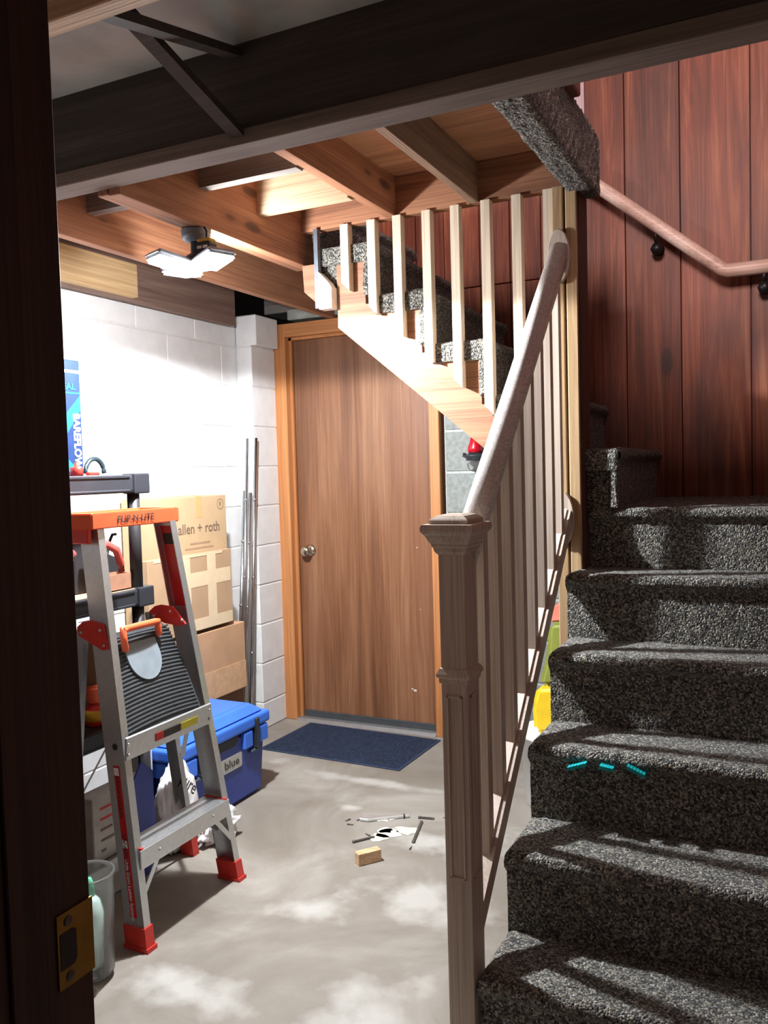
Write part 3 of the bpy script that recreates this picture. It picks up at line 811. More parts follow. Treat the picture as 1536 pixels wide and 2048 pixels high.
lo = bpy.data.objects.new('led_light', ld); COL.objects.link(lo); lo.parent = lp; lo.location = (0.01, 0.045, lz - ZB - 0.012)
ld = bpy.data.lights.new('led_downlight', 'SPOT'); ld.energy = 190; ld.color = (0.95, 0.97, 1.0); ld.shadow_soft_size = 0.022; ld.spot_size = math.radians(176); ld.spot_blend = 0.08
lo = bpy.data.objects.new('led_downlight', ld); COL.objects.link(lo); lo.parent = lp; lo.location = (0.0, 0.0, lz - ZB - 0.035)
# cordless torch head hung on the lamp
BX, BY = -1.612, 2.122
wk = thing('cordless_battery', (BX, BY, 1.99), 'black and yellow cordless tool battery hanging beside the lamp neck', 'battery')
put('housing', B(BX - 0.025, BX + 0.025, BY - 0.02, BY + 0.02, 1.962, 2.028, bev=0.006, seg=2), plain('battery_black', (0.03, 0.035, 0.05), 0.4), wk)
put('yellow_cap', B(BX - 0.023, BX + 0.023, BY - 0.018, BY + 0.018, 2.029, 2.039, bev=0.003), plain('battery_yellow', (0.62, 0.42, 0.05), 0.4), wk)
for k in range(2):
    put('slot', B(BX - 0.02 + k * 0.022, BX - 0.003 + k * 0.022, BY - 0.022, BY - 0.019, 2.008, 2.016), white_p, wk)
put('hook', tube(bmesh.new(), [(BX, BY, 2.039), (BX, BY + 0.002, 2.065), (BX - 0.01, BY + 0.004, 2.078)], 0.003, 8), bronze, wk)

# ================================================================== LADDER
def loft(bm, poly, a, b):
    """sheared prism: horizontal polygon swept from point a to point b"""
    v0 = [bm.verts.new((a[0] + x, a[1] + y, a[2])) for x, y in poly]; v1 = [bm.verts.new((b[0] + x, b[1] + y, b[2])) for x, y in poly]
    k = len(poly); bm.faces.new(v0); bm.faces.new(v1[::-1])
    for i in range(k): bm.faces.new((v0[i], v1[i], v1[(i + 1) % k], v0[(i + 1) % k]))
    return bm


def lerp(a, b, t): return tuple(a[i] + (b[i] - a[i]) * t for i in range(3))


def chan(w_, f, s, t=0.003):
    """C channel polygon, depth w_ along x (to -x), flange f along y; web at y=0, flanges towards s"""
    return [(0, 0), (0, s * f), (-t, s * f), (-t, s * t), (-w_ + t, s * t), (-w_ + t, s * f), (-w_, s * f), (-w_, 0)]


la = thing('step_ladder', (-1.76, 1.98, 0), 'folding aluminium stepladder with orange-red top tray, red feet and a ribbed grey platform', 'ladder')
NF, NT = (-1.625, 1.750, 0.0), (-1.792, 1.803, 1.18)
FF, FT = (-1.632, 2.215, 0.0), (-1.782, 2.130, 1.18)
nr = put('front_rail', loft(bmesh.new(), chan(0.070, 0.026, 1), lerp(NF, NT, 0.015), NT), alu, la)
frl = put('front_rail', loft(bmesh.new(), chan(0.070, 0.026, -1), lerp(FF, FT, 0.015), FT), alu, la)
for (a, b_, s, par) in ((NF, NT, 1, nr), (FF, FT, -1, frl)):
    f = bmesh.new(); loft(f, [(0.004, -0.004 * s), (0.004, 0.030 * s), (-0.074, 0.030 * s), (-0.074, -0.004 * s)], a, lerp(a, b_, 0.055))
    loft(f, [(0.009, -0.007 * s), (0.009, 0.033 * s), (-0.078, 0.033 * s), (-0.078, -0.007 * s)], a, lerp(a, b_, 0.010))
    put('rubber_foot', f, redp, par, 'red plastic foot')
# red and black printed stickers on the near rail, red strip inside the far rail
stk = bmesh.new(); loft(stk, [(-0.045, -0.0008), (-0.022, -0.0008), (-0.022, 0.0), (-0.045, 0.0)], lerp(NF, NT, 0.075), lerp(NF, NT, 0.43))
put('sticker', stk, redlabel, nr, 'long red warning sticker')
for (t0, n_, wd, s_, m_) in ((0.405, 9, 0.12, 'DANGER', ink), (0.27, 9, 0.14, 'WARNING', ink), (0.21, 9, 0.17, 'Little Giant Ladder Systems', white_p)):
    p0 = Vector(lerp(NF, NT, t0)); dr_ = (Vector(NF) - Vector(NT)).normalized()
    tb = text_bm(s_, p0 + Vector((-0.040, -0.0016, 0)), dr_, (1, 0, 0.14), 0.016, 0.0, width=wd)
    put('sticker_print', tb, m_, nr)
for t0 in (0.425, 0.255):
    q = bmesh.new(); loft(q, [(-0.043, -0.0014), (-0.026, -0.0014), (-0.026, -0.001), (-0.043, -0.001)], lerp(NF, NT, t0 - 0.018), lerp(NF, NT, t0)); put('sticker_patch', q, white_p, nr)
stk = bmesh.new(); loft(stk, [(-0.064, -0.0042), (-0.006, -0.0042), (-0.006, -0.0032), (-0.064, -0.0032)], lerp(FF, FT, 0.765), lerp(FF, FT, 0.985))
put('sticker', stk, redlabel, frl, 'red strip inside the rail')
q = bmesh.new(); loft(q, [(-0.058, -0.0048), (-0.014, -0.0048), (-0.014, -0.0043), (-0.058, -0.0043)], lerp(FF, FT, 0.935), lerp(FF, FT, 0.965)); put('sticker_patch', q, ink, frl)
# top tray: frame with an open well, name on its front
tr = bmesh.new()
TZ0, TZ1 = 1.176, 1.222
out = [(-1.782, 1.775), (-1.782, 2.150), (-1.925, 2.125), (-1.925, 1.715)]
inn = [(-1.80, 1.80), (-1.80, 2.128), (-1.908, 2.105), (-1.908, 1.745)]
vo0 = [tr.verts.new((x, y, TZ0)) for x, y in out]; vo1 = [tr.verts.new((x, y, TZ1)) for x, y in out]
vi1 = [tr.verts.new((x, y, TZ1)) for x, y in inn]; vi0 = [tr.verts.new((x, y, TZ1 - 0.016)) for x, y in inn]
tr.faces.new(vo0); tr.faces.new(vi0)
for k in range(4):
    j = (k + 1) % 4
    tr.faces.new((vo0[k], vo0[j], vo1[j], vo1[k])); tr.faces.new((vo1[k], vo1[j], vi1[j], vi1[k])); tr.faces.new((vi1[k], vi1[j], vi0[j], vi0[k]))
bmesh.ops.recalc_face_normals(tr, faces=tr.faces)
bmesh.ops.bevel(tr, geom=[e for e in tr.edges if len({round(v.co.z, 3) for v in e.verts}) == 2 or True], offset=0.003, segments=2, affect='EDGES')
tray = put('top_tray', tr, orange, la, 'orange-red plastic top tray')
put('tray_lettering', text_bm('FLIP-N-LITE', (-1.7815, 1.875, 1.190), (0, 1, 0), (0, 0, 1), 0.028, 0.0008, width=0.155, bold=0.014), ink, tray)
put('tray_label', quad_bm((-1.83, 1.86, TZ1 - 0.0155), (0, 1, 0), (-1, 0, 0), 0.07, 0.03), white_p, tray)
put('tray_cheek', B(-1.925, -1.80, 1.772, 1.790, 1.135, 1.180, bev=0.003), redp, tray)
# red hinge plates
for (pts, y0, y1) in (([(-1.868, 0.893), (-1.845, 0.910), (-1.813, 0.916), (-1.765, 0.906), (-1.752, 0.835), (-1.775, 0.832), (-1.862, 0.868)], 1.782, 1.789),
                      ([(-1.893, 0.885), (-1.870, 0.902), (-1.845, 0.908), (-1.794, 0.904), (-1.745, 0.850), (-1.765, 0.842), (-1.832, 0.848), (-1.888, 0.870)], 2.115, 2.122)):
    hb = put('hinge_plate', prism(bmesh.new(), pts, y0, y1, 'XZ', bev=0.0015), redp, la, 'red hinge plate')
    for (x, z) in ((pts[3][0] - 0.012, pts[3][1] - 0.016), (pts[4][0] - 0.014, pts[4][1] + 0.012), (pts[0][0] + 0.018, pts[0][1] - 0.014)):
        put('rivet', lathe(bmesh.new(), (x, y0, z), [(0.005, 0), (0.004, 0.003), (0, 0.004)], 12, (0, -1, 0)), alu, hb)
# rear legs
RN0, RN1 = (-1.905, 1.735, 0), (-1.845, 1.785, 0.88)
RF0, RF1 = (-1.885, 2.300, 0), (-1.865, 2.135, 0.88)
for (a, b_, s) in ((RN0, RN1, 1), (RF0, RF1, -1)):
    lg = put('rear_leg', loft(bmesh.new(), chan(0.045, 0.022, s), lerp(a, b_, 0.02), b_), alu_d, la)
    f = bmesh.new(); loft(f, [(0.004, -0.004 * s), (0.004, 0.026 * s), (-0.049, 0.026 * s), (-0.049, -0.004 * s)], a, lerp(a, b_, 0.08)); put('rubber_foot', f, redp, lg, 'red plastic foot')
# rear cross bars and braces
bm = bmesh.new(); a = lerp(RN0, RN1, 0.13); b_ = lerp(RF0, RF1, 0.13); beamseg(bm, (a[0] - 0.02, a[1], a[2]), (b_[0] - 0.02, b_[1], b_[2]), 0.004, 0.045); put('rear_crossbar', bm, alu, la)
for (t0, t1) in ((0.62, 0.50), ):
    bm = bmesh.new(); beamseg(bm, lerp(RN0, RN1, 0.42), (-1.78, 1.80, 0.56), 0.014, 0.003); put('brace', bm, alu_d, la)
    bm = bmesh.new(); beamseg(bm, lerp(RF0, RF1, 0.42), (-1.76, 2.14, 0.56), 0.014, 0.003); put('brace', bm, alu_d, la)
# platform cross bar with stickers
pb = put('platform_bar', prism(bmesh.new(), [(-1.694, 0.525), (-1.690, 0.588), (-1.697, 0.590), (-1.702, 0.525)], 1.776, 2.158, 'XZ'), alu, la)
for (y, w_, m_) in ((1.895, 0.034, redlabel), (1.931, 0.074, ink), (2.008, 0.080, plain('yellow_print', (0.55, 0.50, 0.03), 0.5))):
    put('bar_sticker', quad_bm((-1.6915, y, 0.545), (0, 1, 0), (0.06, 0, 1), w_, 0.022, 0.001), m_, pb)
for y in (1.783, 2.150):
    for z in (0.540, 0.570): put('rivet', lathe(bmesh.new(), (-1.692, y, z), [(0.005, 0), (0.004, 0.003), (0, 0.004)], 10, (1, 0, 0)), alu, pb)
# ribbed platform folded up against the rear legs
pa, pc = Vector((-1.712, 0, 0.578)), Vector((-1.815, 0, 0.862))


def plat(t, u, d=0.0):
    """t up the slab 0..1, u across 0..1, d out along its normal"""
    y0 = 1.800 + 0.012 * t; y1 = 2.135 - 0.018 * t * t - 0.012 * t
    arch = -0.022 * (1 - (2 * u - 1) ** 2)
    p = pa.lerp(pc, max(0, min(1, t))); n_ = Vector((0.284, 0, 0.103)).normalized()
    return Vector((p.x, y0 + (y1 - y0) * u, p.z)) + n_ * d


sl = bmesh.new(); g = []
for d in (0.0, -0.016):
    g.append([sl.verts.new(plat(t, u, d)) for t, u in ((0, 0), (0, 1), (0.55, 1), (0.9, 0.98), (1, 0.9), (1, 0.1), (0.9, 0.02), (0.55, 0))])
sl.faces.new(g[0]); sl.faces.new(g[1][::-1])
for k in range(8): sl.faces.new((g[0][k], g[1][k], g[1][(k + 1) % 8], g[0][(k + 1) % 8]))
bmesh.ops.recalc_face_normals(sl, faces=sl.faces)
pf = put('platform', sl, rubber, la, 'ribbed dark grey platform, folded up')
rb = bmesh.new()
NR = 24
for i in range(NR):
    t = 0.03 + 0.94 * i / NR; k = 14; rows = []
    for j in range(k + 1):
        u = 0.02 + 0.96 * j / k; tt = t + 0.030 * (1 - (2 * u - 1) ** 2) * (1 if t < 0.9 else 0.4)
        rows.append([rb.verts.new(plat(min(tt, 0.985), u, 0.0)), rb.verts.new(plat(min(tt + 0.004, 0.99), u, 0.0042)), rb.verts.new(plat(min(tt + 0.017, 0.994), u, 0.0042)), rb.verts.new(plat(min(tt + 0.021, 0.998), u, 0.0))])
    for p, q in zip(rows, rows[1:]):
        for m_ in range(3): rb.faces.new((p[m_], q[m_], q[m_ + 1], p[m_ + 1]))
    rb.faces.new(rows[0]); rb.faces.new(rows[-1][::-1])
put('rib', rb, rubber, pf)['kind'] = 'stuff'
# tongue-shaped pad and orange carry handle
tg = bmesh.new(); pts = []
for i in range(17):
    a = PI + PI * i / 16; pts.append((0.72 + 0.26 * math.sin(a), 0.48 + 0.225 * math.cos(a)))
pts = [(0.86, 0.255)] + pts + [(0.86, 0.705)]
for d in (0.009, 0.003): g.append([tg.verts.new(plat(t, u, d)) for t, u in pts])
tg.faces.new(g[-2]); tg.faces.new(g[-1][::-1]); k = len(pts)
for i in range(k): tg.faces.new((g[-2][i], g[-1][i], g[-1][(i + 1) % k], g[-2][(i + 1) % k]))
bmesh.ops.recalc_face_normals(tg, faces=tg.faces)
put('handle_pad', tg, rub_l, pf, 'smooth paler grey tongue')
put('handle_well', B(-1.832, -1.822, 1.885, 2.025, 0.800, 0.845), blackp, pf)
hd = bmesh.new()
hpts = [plat(0.80, 0.24, 0.014), plat(0.90, 0.21, 0.030), plat(1.02, 0.22, 0.034), plat(1.06, 0.45, 0.034), plat(1.06, 0.62, 0.032), plat(1.0, 0.76, 0.028), plat(0.86, 0.76, 0.012)]
fine = []
for p, q in zip(hpts, hpts[1:]):
    for i in range(4): fine.append(p.lerp(q, i / 4))
fine.append(hpts[-1])
tube(hd, fine, 0.0105, 14)
put('carry_handle', hd, orange, pf, 'orange carry handle')
# lower step
stp = bmesh.new()
ZS = 0.272
box(stp, -1.742, -1.655, 1.782, 2.172, ZS - 0.004, ZS)
for i in range(11): box(stp, -1.740 + i * 0.0077, -1.7365 + i * 0.0077, 1.782, 2.172, ZS, ZS + 0.0025)
box(stp, -1.657, -1.652, 1.772, 2.182, ZS - 0.052, ZS + 0.001)
sp_ = put('tread', stp, alu, la, 'grooved aluminium step')
for y in (1.778, 2.168): put('tread_cap', B(-1.742, -1.656, y, y + 0.008, ZS - 0.002, ZS + 0.006), redp, sp_)
for y in (1.85, 2.10): put('rivet', lathe(bmesh.new(), (-1.652, y, ZS - 0.024), [(0.006, 0), (0.004, 0.003), (0, 0.004)], 10, (1, 0, 0)), alu, sp_)
for (a, b_) in (((-1.654, 1.852, ZS - 0.03), (-1.652, 1.782, 0.155)), ((-1.654, 2.098, ZS - 0.03), (-1.650, 2.182, 0.145)), ((-1.72, 2.098, ZS - 0.03), (-1.70, 2.182, 0.165)), ((-1.72, 1.852, ZS - 0.03), (-1.70, 1.782, 0.155))):
    bm = bmesh.new(); beamseg(bm, a, b_, 0.016, 0.003, up=(1, 0, 0)); put('brace', bm, alu, la)
put('rail_hole', lathe(bmesh.new(), lerp((NF[0] - 0.03, NF[1] - 0.0005, 0), (NT[0] - 0.03, NT[1] - 0.0005, 1.18), 0.475), [(0.010, 0), (0.009, 0.001), (0, 0.0012)], 14, (0, -1, 0)), blackp, nr)

# ================================================================== SHELF UNIT AND WHAT STANDS ON IT
SXF, SXB, SY0, SY1 = -2.03, -2.46, 1.30, 2.285
sh = thing('storage_shelf', ((SXF + SXB) / 2, 1.8, 0), 'black and grey plastic shelving unit against the white block wall behind the ladder', 'shelf')
SHZ = [(0.05, 0.11), (0.44, 0.50), (0.878, 0.938), (1.268, 1.330)]
for i, (z0, z1) in enumerate(SHZ):
    bm = bmesh.new(); box(bm, SXB, SXF, SY0, SY1, z0, z1, bev=0.010, seg=2)
    s_ = put('shelf_board', bm, shelf_g, sh)
    bm = bmesh.new(); box(bm, SXF - 0.002, SXF + 0.004, SY0 + 0.05, SY1 - 0.085, z1 - 0.012, z1 - 0.002, bev=0.002); box(bm, SXF - 0.002, SXF + 0.004, SY0 + 0.05, SY1 - 0.085, z0 + 0.004, z0 + 0.012, bev=0.002)
    put('lip', bm, shelf_g, s_)
    bm = bmesh.new(); box(bm, SXF - 0.05, SXF + 0.008, SY1 - 0.07, SY1 + 0.006, z0 - 0.004, z1 + 0.004, bev=0.006, seg=2); put('corner_socket', bm, shelf_g, s_)
for (px, py) in ((SXF - 0.024, SY1 - 0.045), (SXB + 0.03, SY1 - 0.045), (SXF - 0.024, SY0 + 0.04), (SXB + 0.03, SY0 + 0.04)):
    for (za, zb) in ((0.0, 0.05), (0.11, 0.44), (0.50, 0.878), (0.938, 1.268)):
        put('post', tube(bmesh.new(), [(px, py, za), (px, py, zb)], 0.021, 20), blackp, sh)

# tall blue carton on the top shelf
T3 = 1.330
cb = thing('blue_carton', (-2.30, 2.12, T3), 'tall blue and cyan carton lettered in white on the top shelf', 'box')
put('carton', B(-2.36, -2.24, 2.05, 2.205, T3, T3 + 0.40, bev=0.003), navy, cb)
XF = -2.2392
put('white_band', quad_bm((XF, 2.055, T3 + 0.355), (0, 1, 0), (0, 0, 1), 0.145, 0.010), white_p, cb)
put('white_band', quad_bm((XF, 2.055, T3 + 0.283), (0, 1, 0), (0, 0, 1), 0.145, 0.006), cyan, cb)
bm = prism(bmesh.new(), [(2.10, T3 + 0.18), (2.20, T3 + 0.28), (2.20, T3 + 0.23), (2.10, T3 + 0.10)], XF - 0.0005, XF + 0.0006, 'YZ'); put('cyan_stripe', bm, cyan, cb)
bm = prism(bmesh.new(), [(2.10, T3 + 0.09), (2.18, T3 + 0.02), (2.10, T3 + 0.01)], XF - 0.0005, XF + 0.0006, 'YZ'); put('cyan_stripe', bm, cyan, cb)
put('lettering', text_bm('BAREFLOW', (XF + 0.0002, 2.165, T3 + 0.215), (0, 0, -1), (0, 1, 0), 0.042, 0.0012, width=0.19, bold=0.03), white_p, cb)
put('lettering', text_bm('SEAL', (XF + 0.0002, 2.105, T3 + 0.298), (0, 1, 0), (0, 0, 1), 0.030, 0.0012, width=0.075, bold=0.03), cyan, cb)
b_ = bmesh.new(); lathe(b_, (-2.10, 2.035, T3 + 0.001), [(0.020, 0), (0.020, 0.026), (0.018, 0.028), (0.008, 0.028), (0.007, 0.042), (0.0, 0.044)], 20)
solo('glue_pot', b_, redp, 'small orange-red pot with a stub on the top shelf edge', 'pot', (-2.10, 2.035, T3 + 0.001))
b_ = bmesh.new(); tube(b_, [(-2.25, 2.335 - 0.16 + 0.045 * math.cos(a) + 0.09, T3 + 0.008 + 0.052 * math.sin(a)) for a in [i * PI / 14 for i in range(15)]], 0.0085, 12)
solo('curved_grip', b_, plain('dark_teal_grip', (0.02, 0.035, 0.04), 0.4), 'dark curved handle arching up at the back of the top shelf', 'grip', (-2.25, 2.265, T3))
b_ = bmesh.new(); beamseg(b_, (-2.12, 2.10, T3 + 0.006), (-2.14, 2.17, T3 + 0.006), 0.018, 0.010, bev=0.003)
solo('red_pencil', b_, redp, 'thin red marker lying on the top shelf', 'marker', (-2.13, 2.13, T3))

# middle shelf: bags, dark case, open cardboard tray
T2 = 0.938
b_ = blob(bmesh.new(), (-2.20, 1.93, T2 + 0.115), (0.10, 0.12, 0.125), 0.35, 7, 5, 3, flat=T2 + 0.003)
solo('plastic_bag', b_, pinkbag, 'crumpled pink plastic bag heaped on the middle shelf', 'bag', (-2.17, 1.985, T2))
hnd = bmesh.new(); tube(hnd, [(-2.075, 2.06, T2 + 0.15), (-2.065, 2.11, T2 + 0.165), (-2.06, 2.155, T2 + 0.14), (-2.062, 2.175, T2 + 0.09), (-2.065, 2.18, T2 + 0.065)], 0.016, 12, 0.012)
for v in hnd.verts: v.co += Vector((0, 0, noise.noise(v.co * 60) * 0.006))
o_ = solo('bag_strap', hnd, plain('red_strap', (0.50, 0.07, 0.06), 0.4), 'red bag handle looped over the cardboard tray', 'strap', (-2.07, 2.12, T2 + 0.06))
ck = thing('tool_case', (-2.145, 2.16, T2), 'black sloping tool case with a wire hook behind the ladder', 'case')
put('case_body', prism(bmesh.new(), [(2.03, T2 + 0.002), (2.262, T2 + 0.002), (2.262, T2 + 0.09), (2.18, T2 + 0.125), (2.165, T2 + 0.15), (2.13, T2 + 0.155), (2.115, T2 + 0.185), (2.06, T2 + 0.225), (2.03, T2 + 0.225)], -2.165, -2.125, 'YZ', bev=0.004), blackp, ck)
put('hook', tube(bmesh.new(), [(-2.145, 2.165, T2 + 0.11), (-2.145, 2.20, T2 + 0.12), (-2.145, 2.215, T2 + 0.165), (-2.145, 2.228, T2 + 0.185), (-2.145, 2.245, T2 + 0.185)], 0.005, 8), blackp, ck)
tb_ = bmesh.new(); Y0, Y1, X0, X1, Zt = 2.095, 2.212, -2.118, -2.050, T2 + 0.058
box(tb_, X0, X1, Y0, Y1, T2 + 0.002, T2 + 0.006); box(tb_, X1 - 0.004, X1, Y0, Y1, T2 + 0.002, Zt); box(tb_, X0, X0 + 0.004, Y0, Y1, T2 + 0.002, Zt); box(tb_, X0, X1, Y0, Y0 + 0.004, T2 + 0.002, Zt); box(tb_, X0, X1, Y1 - 0.004, Y1, T2 + 0.002, Zt)
solo('cardboard_tray', tb_, plain('brown_card', (0.30, 0.15, 0.09), 0.85), 'open brown cardboard tray at the end of the middle shelf', 'tray', (-2.085, 2.15, T2))
solo('plywood_liner', B(-2.40, -2.04, 1.40, 2.235, T2 - 0.0, T2 + 0.0015), card, 'thin cardboard sheet lining the middle shelf', 'sheet', (-2.2, 1.8, T2))

# third shelf: red bottle, folded carton, white boxes
T1 = 0.50
rbt = thing('spray_bottle', (-2.10, 2.07, T1), 'red and orange bottle with yellow trim seen between the ladder rails', 'bottle')
b_ = bmesh.new(); lathe(b_, (-2.10, 2.07, T1), [(0.030, 0), (0.036, 0.006), (0.038, 0.030), (0.034, 0.060), (0.022, 0.072), (0.020, 0.078)], 22); put('bottle', b_, redp, rbt)
b_ = bmesh.new(); lathe(b_, (-2.10, 2.07, T1 + 0.078), [(0.024, 0), (0.028, 0.004), (0.030, 0.045), (0.028, 0.05), (0, 0.05)], 22); put('cap', b_, orange, rbt)
b_ = bmesh.new(); lathe(b_, (-2.10, 2.07, T1 + 0.02), [(0.0392, 0), (0.0392, 0.035)], 22); put('label_band', b_, plain('yellow_band', (0.72, 0.40, 0.03), 0.4), rbt)
cp = thing('purple_packet', (-2.10, 1.93, T1), 'white packet with purple print half hidden by the dark jamb', 'packet')
put('packet', B(-2.13, -2.075, 1.85, 1.965, T1, T1 + 0.115, bev=0.004), white_p, cp)
for k in range(4): put('print', quad_bm((-2.0745, 1.86, T1 + 0.018 + 0.024 * k), (0, 1, 0), (0, 0, 1), 0.09, 0.014), plain('purple_print', (0.14, 0.04, 0.20), 0.5), cp)
solo('shelf_carton', B(-2.34, -2.12, 2.10, 2.225, T1, T1 + 0.28, bev=0.003), card, 'plain cardboard carton standing on the third shelf behind the ladder platform', 'box', (-2.23, 2.17, T1))

# floor level beside and behind the ladder
wb = thing('detergent_box', (-2.0, 1.97, 0), 'pale box with small dark print standing between the ladder legs', 'box')
put('carton', B(-2.012, -1.945, 1.885, 2.125, 0.003, 0.335, bev=0.003), plain('dull_white_card', (0.42, 0.40, 0.37), 0.7), wb)
for k, (w_, m_) in enumerate(((0.055, redlabel), (0.06, redlabel), (0.05, ink_b), (0.055, ink_b), (0.02, ink_b), (0.075, ink_b), (0.085, ink_b))):
    put('print', quad_bm((-1.9448, 1.915, 0.29 - k * 0.033), (0, 1, 0), (0, 0, 1), w_, 0.008), m_, wb)
solo('navy_folder', prism(bmesh.new(), [(2.01, 0.003), (2.15, 0.003), (2.15, 0.34), (2.10, 0.385), (2.03, 0.30)], -1.943, -1.937, 'YZ'), blue_d, 'dark blue flat folder leaning in front of the pale box', 'folder', (-1.94, 2.08, 0))
yc = thing('white_carton', (-2.12, 2.30, 0), 'white carton with a yellow patch between the shelf post and the cooler', 'box')
put('carton', B(-2.20, -2.09, 2.292, 2.322, 0.002, 0.42, bev=0.003), white_p, yc)
b_ = blob(bmesh.new(), (-1.962, 2.295, 0.15), (0.052, 0.095, 0.165), 0.22, 5, 5, 9, flat=0.004)
pb_ = thing('white_sack', (-1.945, 2.245, 0), 'knotted white plastic sack lettered in black behind the ladder step', 'bag')
put('sack', b_, bagm, pb_)
put('lettering', text_bm('pure', (-1.903, 2.235, 0.275), (0, 0.72, -0.7), (0.1, 0.6, 0.80), 0.06, 0.004, width=0.10), ink, pb_)
b_ = blob(bmesh.new(), (-1.885, 2.425, 0.05), (0.045, 0.075, 0.062), 0.5, 9, 5, 5, flat=0.003)
solo('grocery_bag', b_, bagm, 'small crumpled white carrier bag on the floor behind the far rear ladder foot', 'bag', (-1.885, 2.425, 0))

# cooler
co = thing('cooler', (-2.15, 2.62, 0), 'bright blue hard cooler with black rubber latches on the concrete floor', 'cooler')
CX0, CX1, CY0, CY1 = -2.285, -1.998, 2.345, 2.905
body = bmesh.new()
v0 = [(CX0 + 0.015, CY0 + 0.018), (CX1 - 0.012, CY0 + 0.018), (CX1 - 0.012, CY1 - 0.018), (CX0 + 0.015, CY1 - 0.018)]; v1 = [(CX0, CY0), (CX1, CY0), (CX1, CY1), (CX0, CY1)]
a_ = [body.verts.new((x, y, 0.004)) for x, y in v0]; c_ = [body.verts.new((x, y, 0.285)) for x, y in v1]
body.faces.new(a_); body.faces.new(c_[::-1])
for k in range(4): body.faces.new((a_[k], c_[k], c_[(k + 1) % 4], a_[(k + 1) % 4]))
bmesh.ops.recalc_face_normals(body, faces=body.faces)
bmesh.ops.bevel(body, geom=list(body.edges), offset=0.014, segments=3, affect='EDGES')
put('body', body, blue_d, co, 'dark blue body')
for (a, b__) in ((CY0 - 0.004, CY0 + 0.10), (CY0 + 0.145, CY0 + 0.165), (CY1 - 0.165, CY1 - 0.105), (CY1 - 0.06, CY1 + 0.004)):
    put('collar', B(CX1 - 0.01, CX1 + 0.012, a, b__, 0.215, 0.282, bev=0.005), blue_l, co)
put('collar', B(CX0 - 0.008, CX1 + 0.004, CY1 - 0.004, CY1 + 0.010, 0.225, 0.282, bev=0.005), blue_l, co)
put('collar', B(CX0 - 0.008, CX1 + 0.004, CY0 - 0.010, CY0 + 0.004, 0.225, 0.282, bev=0.005), blue_l, co)
lid = bmesh.new()
box(lid, CX0 - 0.012, CX1 + 0.014, CY0 - 0.018, CY1 + 0.018, 0.288, 0.336, bev=0.012, seg=3)
ring0 = [(CX0 - 0.004, CY0 - 0.006), (CX1 + 0.006, CY0 - 0.006), (CX1 + 0.006, CY1 + 0.004), (CX0 - 0.004, CY1 + 0.004)]
ring1 = [(CX0 + 0.03, CY0 + 0.05), (CX1 - 0.04, CY0 + 0.05), (CX1 - 0.04, CY1 - 0.055), (CX0 + 0.03, CY1 - 0.055)]
a_ = [lid.verts.new((x, y, 0.334)) for x, y in ring0]; c_ = [lid.verts.new((x, y, 0.378)) for x, y in ring1]
fs = [lid.faces.new(a_), lid.faces.new(c_[::-1])]
for k in range(4): fs.append(lid.faces.new((a_[k], c_[k], c_[(k + 1) % 4], a_[(k + 1) % 4])))
bmesh.ops.bevel(lid, geom=list({e for f in fs for e in f.edges}), offset=0.012, segments=3, affect='EDGES')
put('lid', lid, blue_l, co, 'bright blue lid with rounded raised top')
put('end_handle', B(CX1 - 0.16, CX1 - 0.02, CY1 + 0.014, CY1 + 0.034, 0.292, 0.325, bev=0.008, seg=2), blue_l, co)
put('finger_recess', prism(bmesh.new(), [(CY0 + 0.18, 0.283), (CY0 + 0.37, 0.283), (CY0 + 0.36, 0.258), (CY0 + 0.34, 0.248), (CY0 + 0.21, 0.248), (CY0 + 0.19, 0.258)], CX1 - 0.004, CX1 + 0.002, 'YZ'), latch, co)
for yl in (CY0 + 0.122, CY1 - 0.083):
    b_ = prism(bmesh.new(), [(yl - 0.010, 0.212), (yl - 0.013, 0.205), (yl + 0.013, 0.205), (yl + 0.010, 0.212), (yl + 0.007, 0.26), (yl + 0.012, 0.318), (yl + 0.011, 0.327), (yl - 0.011, 0.327), (yl - 0.012, 0.318), (yl - 0.007, 0.26)], CX1 + 0.003, CX1 + 0.024, 'YZ', bev=0.003)
    put('latch', b_, latch, co, 'black rubber T-latch')
    put('latch_anchor', B(CX1 - 0.003, CX1 + 0.012, yl - 0.036, yl + 0.036, 0.188, 0.202, bev=0.004), plain('slate_plastic', (0.05, 0.07, 0.10), 0.5), co)
lb = put('badge', prism(bmesh.new(), [(CY0 + 0.205, 0.155), (CY0 + 0.385, 0.155), (CY0 + 0.390, 0.16), (CY0 + 0.390, 0.207), (CY0 + 0.385, 0.212), (CY0 + 0.205, 0.212)], CX1 - 0.004, CX1 - 0.0012, 'YZ'), label_g, co)
put('badge_lettering', text_bm('blue', (CX1 - 0.0012, CY0 + 0.275, 0.172), (0, 1, 0), (0, 0, 1), 0.042, 0.0015, width=0.095), ink, lb)

